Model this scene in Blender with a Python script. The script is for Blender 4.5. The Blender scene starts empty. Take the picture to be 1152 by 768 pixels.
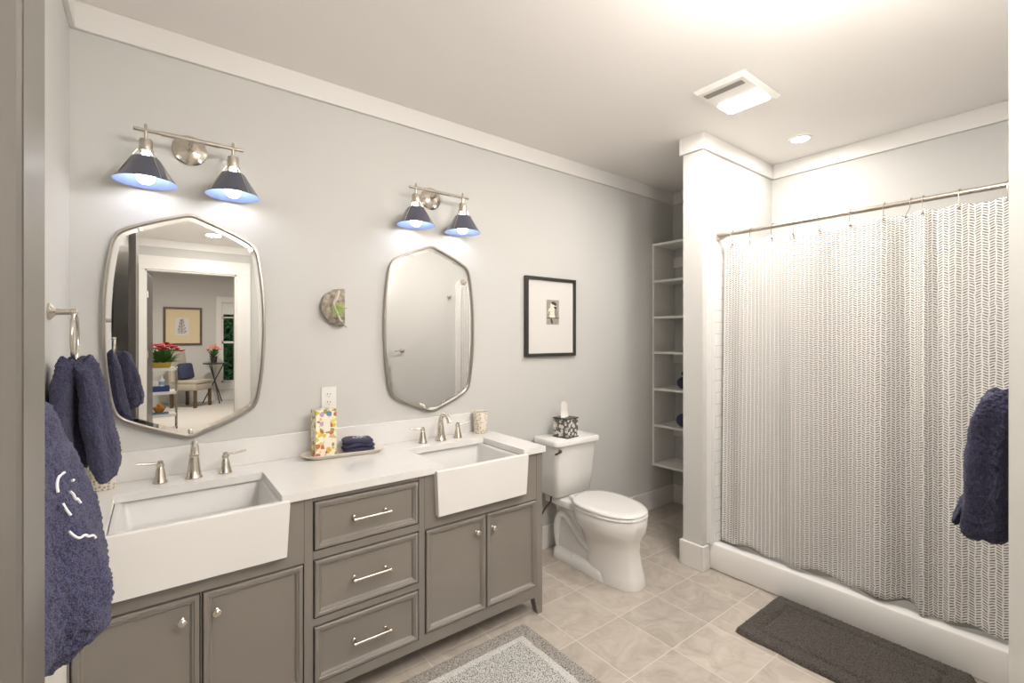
import bpy, bmesh, math, random
from mathutils import Vector, Matrix, noise
random.seed(7)
S = bpy.context.scene
COL = S.collection
PI = math.pi

# ------------------------------------------------------------------ camera, world, lights, exposure
CAM_H, YAW = 1.48, math.radians(52.49)
cd = bpy.data.cameras.new('camera'); cam = bpy.data.objects.new('camera', cd); COL.objects.link(cam)
cam.location = (0, 0, CAM_H); cam.rotation_euler = (PI/2, 0, YAW - PI/2)
cd.sensor_width = 36; cd.lens = 525/1152*36; cd.shift_y = -5/1152; cd.clip_start = 0.02
S.camera = cam
S.view_settings.view_transform = 'Standard'; S.view_settings.look = 'None'
S.view_settings.gamma = 1; S.view_settings.use_curve_mapping = False
EXPOSURE = 0.47
S.view_settings.exposure = EXPOSURE
W = bpy.data.worlds.new('world'); S.world = W; W.use_nodes = True
wn = W.node_tree; bgn = wn.nodes['Background']
sky = wn.nodes.new('ShaderNodeTexSky'); sky.sky_type = 'NISHITA'; sky.sun_elevation = math.radians(40); sky.sun_disc = False
sky.sun_rotation = math.radians(150)
wn.links.new(sky.outputs[0], bgn.inputs[0]); bgn.inputs[1].default_value = .45
BULB, PANEL, POT, FILL_HALL, FILL_GLOBE, FILL_GLOBE_HALL, FILL_BED = 16, 15, 4, 9, 66, 100, 70  # hall, globe and bedroom strengths belong to added fill lamps
WARM = (1.0, 0.955, 0.90)

def add_light(name, kind, loc, power, size=.1, color=WARM, rot=(0, 0, 0), spot=None, parent=None):
    ld = bpy.data.lights.new(name, kind); ld.energy = power; ld.color = color
    if kind == 'AREA':
        ld.shape = 'DISK' if not isinstance(size, tuple) else 'RECTANGLE'
        if isinstance(size, tuple): ld.size, ld.size_y = size
        else: ld.size = size
    else: ld.shadow_soft_size = size
    if kind == 'SPOT' and spot: ld.spot_size = spot; ld.spot_blend = .6
    o = bpy.data.objects.new(name, ld); COL.objects.link(o); o.location = loc; o.rotation_euler = rot
    if parent: o.parent = parent
    return o
CEIL = 2.774
add_light('fan_panel_light', 'AREA', (2.53, 1.255, CEIL-.035), PANEL, (.13, .24))
add_light('shower_downlight_light', 'AREA', (3.346, 1.27, CEIL-.012), POT, .1)
add_light('hall_fill_light', 'AREA', (.6, -2.1, CEIL-.012), FILL_HALL, .16)  # added fill lamp in the passage behind the camera
add_light('bedroom_fill_light', 'AREA', (.6, -5.2, 2.88), FILL_BED, .4, (1, .93, .84))  # added lamp to brighten the bedroom

# ------------------------------------------------------------------ materials
def mat(name, color, rough=.5, metal=0.0, bump=0.0, bscale=60, coat=0.0, sheen=0.0, emit=None, estr=0, vary=0.0, vscale=8, spec=None):
    m = bpy.data.materials.new(name); m.use_nodes = True
    nt = m.node_tree; b = nt.nodes['Principled BSDF']
    b.inputs['Base Color'].default_value = (*color, 1); b.inputs['Roughness'].default_value = rough
    b.inputs['Metallic'].default_value = metal; b.inputs['Coat Weight'].default_value = coat
    b.inputs['Sheen Weight'].default_value = sheen
    if spec is not None: b.inputs['Specular IOR Level'].default_value = spec
    if emit: b.inputs['Emission Color'].default_value = (*emit, 1); b.inputs['Emission Strength'].default_value = estr
    tc = nt.nodes.new('ShaderNodeTexCoord')
    if bump:
        n = nt.nodes.new('ShaderNodeTexNoise'); n.inputs['Scale'].default_value = bscale; n.inputs['Detail'].default_value = 3
        bp = nt.nodes.new('ShaderNodeBump'); bp.inputs['Strength'].default_value = bump; bp.inputs['Distance'].default_value = .004
        nt.links.new(tc.outputs['Object'], n.inputs['Vector']); nt.links.new(n.outputs['Fac'], bp.inputs['Height'])
        nt.links.new(bp.outputs['Normal'], b.inputs['Normal'])
    if vary:
        n2 = nt.nodes.new('ShaderNodeTexNoise'); n2.inputs['Scale'].default_value = vscale; n2.inputs['Detail'].default_value = 5
        r = nt.nodes.new('ShaderNodeValToRGB')
        r.color_ramp.elements[0].position = .3; r.color_ramp.elements[1].position = .7
        r.color_ramp.elements[0].color = (*[c*(1-vary) for c in color], 1)
        r.color_ramp.elements[1].color = (*[min(1, c*(1+vary)) for c in color], 1)
        nt.links.new(tc.outputs['Object'], n2.inputs['Vector']); nt.links.new(n2.outputs['Fac'], r.inputs[0])
        nt.links.new(r.outputs[0], b.inputs['Base Color'])
    return m

class NT:                                                    # tiny node helper
    def __init__(s, m): s.t = m.node_tree; s.b = s.t.nodes['Principled BSDF']
    def n(s, kind, **kw):
        x = s.t.nodes.new(kind)
        for k, v in kw.items(): setattr(x, k, v)
        return x
    def put(s, sock, v):
        if hasattr(v, 'is_linked') or isinstance(v, bpy.types.NodeSocket): s.t.links.new(v, sock)
        else: sock.default_value = v
    def math(s, op, a, b=0.0, c=None):
        x = s.n('ShaderNodeMath', operation=op); s.put(x.inputs[0], a); s.put(x.inputs[1], b)
        if c is not None: s.put(x.inputs[2], c)
        return x.outputs[0]
    def mix(s, f, a, b):
        x = s.n('ShaderNodeMix', data_type='RGBA'); s.put(x.inputs[0], f)
        s.put(x.inputs[6], a if isinstance(a, bpy.types.NodeSocket) else (*a, 1))
        s.put(x.inputs[7], b if isinstance(b, bpy.types.NodeSocket) else (*b, 1)); return x.outputs[2]

M = {}
M['wall'] = mat('wall_paint', (.575, .567, .543), .75, bump=.05, bscale=220)
M['ceil'] = mat('ceiling_paint', (.89, .855, .825), .8, bump=.05, bscale=200)
M['trim'] = mat('trim_paint', (.75, .73, .70), .4)
M['white'] = mat('white_melamine', (.80, .785, .75), .4)
M['vanity'] = mat('grey_cabinet_paint', (.210, .189, .166), .42, vary=.03, vscale=4)
M['door'] = mat('dark_grey_door_paint', (.120, .109, .095), .36)
M['dark'] = mat('black_void', (.012, .011, .010), .7)
M['quartz'] = mat('white_quartz', (.74, .725, .70), .22, coat=.2, vary=.015, vscale=30)
M['ceramic'] = mat('white_ceramic', (.76, .745, .72), .12, coat=.4)
M['basin'] = mat('white_ceramic_toned_down', (.64, .63, .61), .3)  # same ceramic as the apron, darkened to offset bounce light in the bowl
M['nickel'] = mat('brushed_nickel', (.62, .57, .50), .27, 1.0, bump=.03, bscale=300)
M['nickel2'] = mat('brushed_nickel_frame', (.42, .39, .35), .32, 1.0)
M['chrome'] = mat('polished_chrome', (.75, .72, .68), .1, 1.0)
M['bronze'] = mat('dark_bronze', (.10, .085, .07), .4, .8)
M['mirror'] = mat('mirror_glass', (.92, .92, .91), .0, 1.0)
M['shade_out'] = mat('navy_enamel', (.062, .068, .105), .28, coat=.6)
M['shade_in'] = mat('blue_enamel_inside', (.22, .31, .60), .5)
M['bulb'] = mat('lit_bulb', (1, 1, 1), .4, emit=(1, .95, .88), estr=BULB)
M['globe'] = mat('fill_globe_glow', (1, 1, 1), .4, emit=(1, .955, .90), estr=FILL_GLOBE)  # glow of the added bathroom fill globe
M['globe_hall'] = mat('fill_passage_globe_glow', (1, 1, 1), .4, emit=(1, .955, .90), estr=FILL_GLOBE_HALL)  # glow of the added passage fill globe
M['panel'] = mat('lit_lens', (1, 1, 1), .4, emit=(1, .97, .92), estr=12)
M['plastic'] = mat('white_plastic', (.80, .775, .735), .35)
M['black'] = mat('black_lacquer', (.035, .032, .030), .35)
M['mat_board'] = mat('mat_board', (.66, .64, .61), .8)
M['thread'] = mat('white_embroidery', (.80, .78, .80), .7)
M['tissue'] = mat('tissue_paper', (.86, .83, .78), .9)
M['tray'] = mat('cream_ceramic', (.74, .68, .58), .3, coat=.2)
M['brownwood'] = mat('brown_wood', (.09, .055, .03), .45, vary=.3, vscale=20)
M['gold'] = mat('gold_basket', (.62, .44, .10), .35, .6, bump=.5, bscale=90)
M['leaf'] = mat('green_leaf', (.06, .16, .03), .5, vary=.5, vscale=40)
M['leaf2'] = mat('pale_green_leaf', (.30, .42, .12), .5, vary=.3, vscale=40)
M['red'] = mat('red_petal', (.42, .015, .02), .6, vary=.4, vscale=60)
M['coral'] = mat('coral_petal', (.85, .25, .17), .6, vary=.2, vscale=60)
M['carpet'] = mat('cream_carpet', (.50, .47, .43), .95, bump=.5, bscale=400)
M['linen'] = mat('beige_upholstery', (.40, .355, .29), .85, bump=.2, bscale=300)
M['navyfab'] = mat('navy_fabric', (.035, .042, .09), .9)
M['bluebox'] = mat('blue_card', (.03, .06, .22), .6)
M['blindfab'] = mat('white_blind', (.78, .78, .76), .8)
M['bark'] = mat('driftwood_bark', (.36, .31, .25), .9, bump=.9, bscale=70, vary=.55, vscale=45)
M['drift'] = mat('pale_driftwood', (.55, .48, .40), .8, bump=.3, bscale=60)
M['orange'] = mat('orange_fruit', (.7, .25, .03), .5)

def towel_mat(name, c, dark, cells=430):
    m = mat(name, c, .95, sheen=.08); h = NT(m)
    tc = h.n('ShaderNodeTexCoord')
    v = h.n('ShaderNodeTexVoronoi'); v.inputs['Scale'].default_value = cells
    h.t.links.new(tc.outputs['Object'], v.inputs['Vector'])
    r = h.n('ShaderNodeValToRGB'); r.color_ramp.elements[0].color = (*[min(1, x*1.9) for x in c], 1); r.color_ramp.elements[1].color = (*[x*.7 for x in dark], 1)
    r.color_ramp.elements[0].position = .05; r.color_ramp.elements[1].position = .75
    h.t.links.new(v.outputs['Distance'], r.inputs[0]); h.t.links.new(r.outputs[0], h.b.inputs['Base Color'])
    bp = h.n('ShaderNodeBump', invert=True); bp.inputs['Strength'].default_value = .55; bp.inputs['Distance'].default_value = .002
    h.t.links.new(v.outputs['Distance'], bp.inputs['Height']); h.t.links.new(bp.outputs[0], h.b.inputs['Normal'])
    return m
M['towel'] = towel_mat('navy_terry', (.044, .043, .088), (.022, .022, .050))
M['mat_pile'] = towel_mat('charcoal_pile', (.088, .075, .064), (.034, .029, .025), 280)
M['rug_dark'] = towel_mat('grey_pile', (.36, .335, .30), (.15, .138, .125), 270)
M['rug_light'] = towel_mat('ivory_pile', (.68, .645, .60), (.50, .47, .43))
M['rug_mid'] = towel_mat('speckled_pile', (.58, .55, .51), (.17, .16, .145), 240)

def tile_floor():
    m = mat('porcelain_floor_tile', (.45, .40, .34), .38); h = NT(m)
    g = h.n('ShaderNodeNewGeometry'); sx = h.n('ShaderNodeSeparateXYZ'); h.t.links.new(g.outputs['Position'], sx.inputs[0])
    T, ox, oy = .321, 1.635, 1.616
    def cell(s, o):
        q = h.math('DIVIDE', h.math('SUBTRACT', s, o), T); fl = h.math('FLOOR', q); fr = h.math('SUBTRACT', q, fl); return fl, fr
    ix, fx = cell(sx.outputs[0], ox); iy, fy = cell(sx.outputs[1], oy)
    def edge(f): return h.math('LESS_THAN', h.math('MINIMUM', f, h.math('SUBTRACT', 1.0, f)), .0075)
    gm = h.math('MAXIMUM', edge(fx), edge(fy))
    cx = h.n('ShaderNodeCombineXYZ'); h.t.links.new(ix, cx.inputs[0]); h.t.links.new(iy, cx.inputs[1])
    wn_ = h.n('ShaderNodeTexWhiteNoise'); h.t.links.new(cx.outputs[0], wn_.inputs['Vector'])
    off = h.n('ShaderNodeVectorMath', operation='MULTIPLY_ADD'); h.t.links.new(wn_.outputs['Color'], off.inputs[0]); off.inputs[1].default_value = (9, 9, 9); h.t.links.new(g.outputs['Position'], off.inputs[2])
    n1 = h.n('ShaderNodeTexNoise'); n1.inputs['Scale'].default_value = 7; n1.inputs['Detail'].default_value = 8; n1.inputs['Roughness'].default_value = .65; n1.inputs['Distortion'].default_value = 1.2
    h.t.links.new(off.outputs[0], n1.inputs['Vector'])
    r = h.n('ShaderNodeValToRGB'); e = r.color_ramp.elements
    e[0].position = .30; e[0].color = (0.37, .318, .268, 1); e[1].position = .68; e[1].color = (.545, .492, .430, 1)
    h.t.links.new(n1.outputs['Fac'], r.inputs[0])
    tint = h.math('MULTIPLY_ADD', wn_.outputs['Value'], .16, .92)
    vm = h.n('ShaderNodeVectorMath', operation='SCALE'); h.t.links.new(r.outputs[0], vm.inputs[0]); h.t.links.new(tint, vm.inputs['Scale'])
    c = h.mix(gm, vm.outputs[0], (.62, .57, .51)); h.t.links.new(c, h.b.inputs['Base Color'])
    bp = h.n('ShaderNodeBump', invert=True); bp.inputs['Distance'].default_value = .002; bp.inputs['Strength'].default_value = .6
    h.t.links.new(gm, bp.inputs['Height']); h.t.links.new(bp.outputs[0], h.b.inputs['Normal'])
    return m
M['floor'] = tile_floor()

def subway():
    m = mat('white_shower_tile', (.82, .81, .79), .15, coat=.3); h = NT(m)
    g = h.n('ShaderNodeNewGeometry'); sx = h.n('ShaderNodeSeparateXYZ'); h.t.links.new(g.outputs['Position'], sx.inputs[0])
    cx = h.n('ShaderNodeCombineXYZ'); s = h.math('ADD', sx.outputs[0], sx.outputs[1]); h.t.links.new(s, cx.inputs[0]); h.t.links.new(sx.outputs[2], cx.inputs[1])
    b = h.n('ShaderNodeTexBrick'); b.inputs['Scale'].default_value = 1; b.inputs['Brick Width'].default_value = .15; b.inputs['Row Height'].default_value = .075; b.inputs['Mortar Size'].default_value = .0025
    b.inputs['Color1'].default_value = b.inputs['Color2'].default_value = (.83, .82, .80, 1); b.inputs['Mortar'].default_value = (.66, .64, .61, 1)
    h.t.links.new(cx.outputs[0], b.inputs['Vector']); h.t.links.new(b.outputs['Color'], h.b.inputs['Base Color'])
    bp = h.n('ShaderNodeBump', invert=True); bp.inputs['Distance'].default_value = .003
    h.t.links.new(b.outputs['Fac'], bp.inputs['Height']); h.t.links.new(bp.outputs[0], h.b.inputs['Normal'])
    return m
M['subway'] = subway()

def curtain_mat():
    m = mat('dashed_curtain_cotton', (.7, .68, .65), .85); h = NT(m)
    uv = h.n('ShaderNodeUVMap'); sx = h.n('ShaderNodeSeparateXYZ'); h.t.links.new(uv.outputs[0], sx.inputs[0])
    P, Q = .0215, .0118
    wg0 = h.n('ShaderNodeTexNoise'); wg0.inputs['Scale'].default_value = 26; h.t.links.new(uv.outputs[0], wg0.inputs['Vector'])
    qu = h.math('ADD', h.math('DIVIDE', sx.outputs[0], P), h.math('MULTIPLY', wg0.outputs['Fac'], .55)); iu = h.math('FLOOR', qu); fu = h.math('SUBTRACT', qu, iu)
    sgn = h.math('SUBTRACT', h.math('MULTIPLY', h.math('MODULO', h.math('ABSOLUTE', iu), 2.0), 2.0), 1.0)
    wig = h.n('ShaderNodeTexNoise'); wig.inputs['Scale'].default_value = 40; h.t.links.new(uv.outputs[0], wig.inputs['Vector'])
    sl = h.math('MULTIPLY', sgn, h.math('MULTIPLY', fu, .85))
    qv = h.math('ADD', h.math('ADD', h.math('DIVIDE', sx.outputs[1], Q), sl), h.math('MULTIPLY', wig.outputs['Fac'], .8))
    fv = h.math('FRACT', qv)
    dash = h.math('MULTIPLY', h.math('LESS_THAN', fv, .46), h.math('MULTIPLY', h.math('GREATER_THAN', fu, .10), h.math('LESS_THAN', fu, .86)))
    c = h.mix(dash, (.75, .73, .70), (.17, .162, .152)); h.t.links.new(c, h.b.inputs['Base Color'])
    return m
M['curtain'] = curtain_mat()

def spots(name, base, spot, scale, thr=.33):
    m = mat(name, base, .35, coat=.2); h = NT(m); tc = h.n('ShaderNodeTexCoord')
    v = h.n('ShaderNodeTexVoronoi'); v.inputs['Scale'].default_value = scale; v.inputs['Randomness'].default_value = .55
    h.t.links.new(tc.outputs['Object'], v.inputs['Vector'])
    f = h.math('LESS_THAN', v.outputs['Distance'], thr)
    h.t.links.new(h.mix(f, base, spot), h.b.inputs['Base Color']); return m
M['cup'] = spots('cream_gold_spots', (.72, .67, .59), (.45, .33, .17), 78, .40)

def floral(name, base, cols, scale, thr=.30, keep=.65):
    m = mat(name, base, .5); h = NT(m); tc = h.n('ShaderNodeTexCoord')
    nz = h.n('ShaderNodeTexNoise'); nz.inputs['Scale'].default_value = scale*1.6; h.t.links.new(tc.outputs['Object'], nz.inputs['Vector'])
    ad = h.n('ShaderNodeVectorMath', operation='MULTIPLY_ADD'); h.t.links.new(nz.outputs['Color'], ad.inputs[0]); ad.inputs[1].default_value = (.7/scale,)*3; h.t.links.new(tc.outputs['Object'], ad.inputs[2])
    v = h.n('ShaderNodeTexVoronoi'); v.inputs['Scale'].default_value = scale; h.t.links.new(ad.outputs[0], v.inputs['Vector'])
    r = h.n('ShaderNodeValToRGB'); r.color_ramp.interpolation = 'CONSTANT'
    sp = h.n('ShaderNodeSeparateXYZ'); h.t.links.new(v.outputs['Color'], sp.inputs[0])
    el = r.color_ramp.elements
    while len(el) < len(cols): el.new(1)
    for i, c in enumerate(cols): el[i].position = i/len(cols); el[i].color = (*c, 1)
    h.t.links.new(sp.outputs[0], r.inputs[0])
    f = h.math('MULTIPLY', h.math('LESS_THAN', v.outputs['Distance'], thr), h.math('LESS_THAN', sp.outputs[1], keep))
    h.t.links.new(h.mix(f, base, r.outputs[0]), h.b.inputs['Base Color']); return m
M['floral'] = floral('floral_print', (.80, .74, .60), [(.62, .47, .06), (.30, .30, .08), (.62, .50, .10), (.42, .34, .52), (.50, .12, .05), (.28, .26, .12), (.70, .60, .16)], 48, .56, .92)
M['toile'] = floral('grey_leaf_print', (.10, .095, .085), [(.66, .63, .58), (.5, .48, .44), (.70, .67, .62)], 42, .50, .95)

# ------------------------------------------------------------------ mesh builder
class MB:
    def __init__(s): s.bm = bmesh.new(); s.mi = 0
    def face(s, vs):
        try: f = s.bm.faces.new(vs); f.material_index = s.mi; return f
        except ValueError: return None
    def box(s, x0, x1, y0, y1, z0, z1, bev=0.0):
        t = bmesh.new(); bmesh.ops.create_cube(t, size=1)
        for v in t.verts: v.co = Vector((x0+(v.co.x+.5)*(x1-x0), y0+(v.co.y+.5)*(y1-y0), z0+(v.co.z+.5)*(z1-z0)))
        if bev: bmesh.ops.bevel(t, geom=list(t.edges), offset=bev, segments=2, affect='EDGES', profile=.5)
        s.join(t); return s
    def join(s, t, mx=None):
        mp = {}
        for v in t.verts: mp[v] = s.bm.verts.new(mx @ v.co if mx else v.co)
        for f in t.faces: s.face([mp[v] for v in f.verts])
        t.free()
    def loft(s, rings, cap0=True, cap1=True, closed=True):
        R = [[s.bm.verts.new(p) for p in r] for r in rings]
        n = len(R[0])
        for a, b in zip(R, R[1:]):
            for i in range(n if closed else n-1):
                j = (i+1) % n; s.face([a[i], a[j], b[j], b[i]])
        if cap0: s.face(R[0][::-1])
        if cap1: s.face(R[-1])
        return s
    def lathe(s, prof, c=(0, 0, 0), n=32, axis='z', cap=True):
        rings = []
        for r, h in prof:
            ring = []
            for i in range(n):
                a = 2*PI*i/n; p, q = max(r, 1e-4)*math.cos(a), max(r, 1e-4)*math.sin(a)
                d = {'z': (p, q, h), 'y': (p, h, -q), 'x': (h, p, q)}[axis]
                ring.append((c[0]+d[0], c[1]+d[1], c[2]+d[2]))
            rings.append(ring)
        return s.loft(rings, cap, cap)
    def tube(s, pts, r, n=12, cap=True):
        pts = [Vector(p) for p in pts]; rings = []; up = None
        for i, p in enumerate(pts):
            d = (pts[min(i+1, len(pts)-1)] - pts[max(i-1, 0)]).normalized()
            if up is None: up = Vector((0, 0, 1)) if abs(d.z) < .9 else Vector((1, 0, 0))
            a = d.cross(up)
            if a.length < 1e-5: a = d.orthogonal()
            a.normalize(); b = a.cross(d).normalized(); up = b
            rr = r[i] if isinstance(r, (list, tuple)) else r
            rings.append([p + a*rr*math.cos(2*PI*k/n) + b*rr*math.sin(2*PI*k/n) for k in range(n)])
        return s.loft(rings, cap, cap)
    def ring(s, c, R, r, axis='y', n=32, m=10):
        pts = []
        rings = []
        for i in range(n):
            a = 2*PI*i/n; rr = []
            for k in range(m):
                b = 2*PI*k/m; q = R + r*math.cos(b); h = r*math.sin(b)
                d = {'y': (q*math.cos(a), h, q*math.sin(a)), 'x': (h, q*math.cos(a), q*math.sin(a)), 'z': (q*math.cos(a), q*math.sin(a), h)}[axis]
                rr.append((c[0]+d[0], c[1]+d[1], c[2]+d[2]))
            rings.append(rr)
        rings.append(rings[0]); return s.loft(rings, False, False)
    def ball(s, c, r, sc=(1, 1, 1), seg=16):
        t = bmesh.new(); bmesh.ops.create_uvsphere(t, u_segments=seg, v_segments=max(6, seg//2), radius=r)
        s.join(t, Matrix.Translation(c) @ Matrix.Diagonal((*sc, 1))); return s
    def prism(s, poly, axis, a, b):                          # poly in the plane of the two other axes
        def P(u, v, w): return {'y': (u, w, v), 'x': (w, u, v), 'z': (u, v, w)}[axis]
        return s.loft([[P(u, v, a) for u, v in poly], [P(u, v, b) for u, v in poly]])
    def xform(s, mx):
        for v in s.bm.verts: v.co = mx @ v.co
        return s
    def build(s, name, m, parent=None, loc=None, smooth=False, angle=40, keep_normals=False):
        base = Vector((0, 0, 0)); p = parent
        while p: base += p.location; p = p.parent
        o_loc = Vector(loc) if loc is not None else Vector((0, 0, 0))
        if parent: o_loc = Vector((0, 0, 0))
        for v in s.bm.verts: v.co -= base + o_loc
        bmesh.ops.remove_doubles(s.bm, verts=list(s.bm.verts), dist=1e-6)
        if not keep_normals: bmesh.ops.recalc_face_normals(s.bm, faces=list(s.bm.faces))
        me = bpy.data.meshes.new(name); s.bm.to_mesh(me); s.bm.free()
        for mm in (m if isinstance(m, (list, tuple)) else [m]): me.materials.append(mm)
        o = bpy.data.objects.new(name, me); COL.objects.link(o); o.location = o_loc
        if parent: o.parent = parent
        if smooth:
            for pl in me.polygons: pl.use_smooth = True
            try: me.set_sharp_from_angle(angle=math.radians(angle))
            except Exception: pass
        return o

def tag(o, label, cat, group=None, kind=None):
    if label: o['label'] = label
    if cat: o['category'] = cat
    if group: o['group'] = group
    if kind: o['kind'] = kind
    return o
def thing(name, label, cat, loc=(0, 0, 0), group=None):
    o = bpy.data.objects.new(name, None); COL.objects.link(o); o.location = loc; o.empty_display_size = .05
    return tag(o, label, cat, group)
def struct(name, mb, m, label=None, smooth=False):
    o = mb.build(name, m, smooth=smooth); o['kind'] = 'structure'
    if label: o['label'] = label
    return o
def kids(o): return [c for c in bpy.data.objects if c.parent == o]
def copy_tree(o, parent=None):
    c = o.copy(); COL.objects.link(c)
    if parent: c.parent = parent
    for ch in kids(o): copy_tree(ch, c)
    return c

# ------------------------------------------------------------------ the setting
VW, LW, FW, HW, PX = 2.462, -.258, 3.72, .15, 1.50            # vanity wall y, left wall x, far wall x, hook wall y, passage wall x
PY0, PY1, PXE = 1.608, 1.745, 2.755                           # shower partition
DW = -2.876                                                    # wall with the bedroom doorway
BW, BX0, BX1, BC = -8.03, -1.6, 3.0, 2.95                      # bedroom
struct('floor', MB().box(LW-.1, FW+.1, DW-.06, VW+.1, -.1, 0), M['floor'])
struct('floor_bedroom', MB().box(BX0-.1, BX1+.1, BW-.1, DW-.06, -.1, 0), M['carpet'])
struct('ceiling', MB().box(LW-.1, FW+.1, DW-.06, VW+.1, CEIL, CEIL+.1), M['ceil'])
struct('ceiling_bedroom', MB().box(BX0-.1, BX1+.1, BW-.1, DW-.12, BC, BC+.1), M['ceil'])
struct('wall_back', MB().box(LW-.1, FW+.1, VW, VW+.1, 0, CEIL), M['wall'])
struct('wall_left', MB().box(LW-.1, LW, DW, VW, 0, CEIL), M['wall'])
struct('wall_right', MB().box(FW, FW+.1, HW-.1, VW, 0, CEIL), M['wall'])
struct('wall_front', MB().box(PX, FW, HW-.1, HW, 0, CEIL).box(PX, PX+.1, DW, HW-.1, 0, CEIL), M['wall'])
struct('wall_partition', MB().box(PXE, FW, PY0, PY1, 0, CEIL), M['wall'])
DL, DR, DH = -.093, .945, 2.375
struct('wall_doorway', MB().box(LW-.1, DL, DW-.12, DW, 0, CEIL).box(DR, PX+.1, DW-.12, DW, 0, CEIL).box(DL, DR, DW-.12, DW, DH, CEIL)
       .box(BX0-.1, LW-.1, DW-.12, DW-.06, 0, BC).box(PX+.1, BX1+.1, DW-.12, DW-.06, 0, BC).box(LW-.1, PX+.1, DW-.12, DW-.06, CEIL, BC), M['wall'])
WX0, WX1, WZ0, WZ1 = 1.27, 2.0, .40, 2.30
struct('wall_bedroom', MB().box(BX0-.1, WX0, BW-.1, BW, 0, BC).box(WX1, BX1+.1, BW-.1, BW, 0, BC).box(WX0, WX1, BW-.1, BW, 0, WZ0).box(WX0, WX1, BW-.1, BW, WZ1, BC)
       .box(BX0-.1, BX0, BW, DW-.12, 0, BC).box(BX1, BX1+.1, BW, DW-.12, 0, BC), M['wall'])
# crown boards
CH, CT = .105, .018
def crown(nm, *b):
    mb = MB()
    for x0, x1, y0, y1 in b:
        mb.box(x0, x1, y0, y1, CEIL-CH, CEIL, .003)
    struct(nm, mb, M['trim'])
crown('trim_1', (LW, FW, VW-CT, VW)); crown('trim_2', (LW, LW+CT, DW, VW-CT))
crown('trim_3', (FW-CT, FW, PY1, VW-CT)); crown('trim_4', (PXE-CT, FW, PY0-CT, PY0), (PXE-CT, PXE, PY0, PY1), (PXE-CT, FW, PY1, PY1+CT))
crown('trim_5', (FW-CT, FW, HW, PY0-CT)); crown('trim_6', (PX-CT, FW, HW, HW+CT), (PX-CT, PX, DW, HW)); crown('trim_7', (LW, PX, DW, DW+CT))
BH, BT = .158, .016
def base(nm, *b):
    mb = MB()
    for x0, x1, y0, y1 in b: mb.box(x0, x1, y0, y1, 0, BH, .004)
    struct(nm, mb, M['trim'])
base('baseboard_back', (1.70, FW, VW-BT, VW)); base('baseboard_right', (FW-BT, FW, PY1, VW-BT))
base('baseboard_partition', (PXE-BT-.004, 2.815, PY0-BT, PY0), (PXE-BT-.004, PXE, PY0, PY1), (PXE-BT-.004, FW, PY1, PY1+BT))
base('baseboard_front', (PX-BT, 2.80, HW, HW+BT), (PX-BT, PX, DW, HW)); base('baseboard_left', (LW, LW+BT, DW, 1.86))
# doorway casing and jambs (bathroom side)
CW = .178
struct('door_1', MB().box(DL-.15, DL, DW, DW+.02, 0, DH, .003).box(DR, DR+CW, DW, DW+.02, 0, DH, .003)
       .box(DL-.15, DR+CW, DW, DW+.02, DH, DH+CW, .003).box(DL-.001, DL+.02, DW-.12, DW, 0, DH).box(DR-.02, DR+.001, DW-.12, DW, 0, DH).box(DL, DR, DW-.12, DW, DH-.02, DH+.001), M['trim'])
# bedroom window
w = MB(); fr = .11
w.box(WX0-fr, WX0, BW, BW+.02, WZ0-.15, WZ1+.13).box(WX1, WX1+fr, BW, BW+.02, WZ0-.15, WZ1+.13).box(WX0, WX1, BW, BW+.02, WZ1, WZ1+.13).box(WX0, WX1, BW, BW+.02, WZ0-.15, WZ0)
for z in (WZ0, 1.33, WZ1-.05): w.box(WX0, WX1, BW-.06, BW-.03, z, z+.05)
w.box(WX0, WX1, BW-.06, BW-.03, 1.93, 1.96)
for x in (WX0, WX1-.04): w.box(x, x+.04, BW-.06, BW-.03, WZ0, WZ1)
win = struct('window_1', w, M['trim'])
gm = bpy.data.materials.new('window_glass'); gm.use_nodes = True
gb = gm.node_tree.nodes['Principled BSDF']; gb.inputs['Transmission Weight'].default_value = 1; gb.inputs['Roughness'].default_value = 0; gb.inputs['IOR'].default_value = 1.02
p = MB().box(WX0, WX1, BW-.048, BW-.044, WZ0, WZ1).build('window_pane', gm, win)
tag(MB().box(WX0+.005, WX1-.005, BW-.028, BW-.02, 2.02, WZ1-.005).build('roller_blind', M['blindfab']), 'white roller blind at the top of the bedroom window, reflected in the left mirror', 'blind')

# ------------------------------------------------------------------ shower
sh = MB()
sh.box(2.82, 2.90, HW, PY0, 0, .168, .016).box(2.90, FW, HW, PY0, 0, .045)
tag(sh.build('shower_pan', mat('white_acrylic', (.86, .845, .82), .2), smooth=True), 'white shower pan with a low raised curb below the patterned curtain', 'shower pan')
# moulded white surround panels with tile relief, rounded front top corner
def surround(nm, y0, y1, lab):
    r = .10; top = 2.155; xf = 2.797
    poly = [(xf, .168), (xf, top-r)] + [(xf + r - r*math.cos(a), top - r + r*math.sin(a)) for a in [PI/2*i/8 for i in range(1, 9)]] + [(FW-.004, top), (FW-.004, .168)]
    root = MB().prism(poly, 'y', y0, y1).build(nm, M['ceramic']); tag(root, lab, 'shower wall')
    return root
sw = surround('shower_surround', PY0-.032, PY0-.001, 'white moulded shower wall panel behind the curtain rod flange')
MB().prism([(2.845, .172), (2.845, 2.09), (FW-.02, 2.09), (FW-.02, .172)], 'y', PY0-.036, PY0-.031).build('tile_face', M['subway'], sw)
sw2 = surround('shower_surround', HW+.001, HW+.032, 'white moulded shower end panel seen at the right edge of the right mirror')
MB().prism([(2.845, .172), (2.845, 2.09), (FW-.02, 2.09), (FW-.02, .172)], 'y', HW+.031, HW+.036).build('tile_face', M['subway'], sw2)
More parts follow.
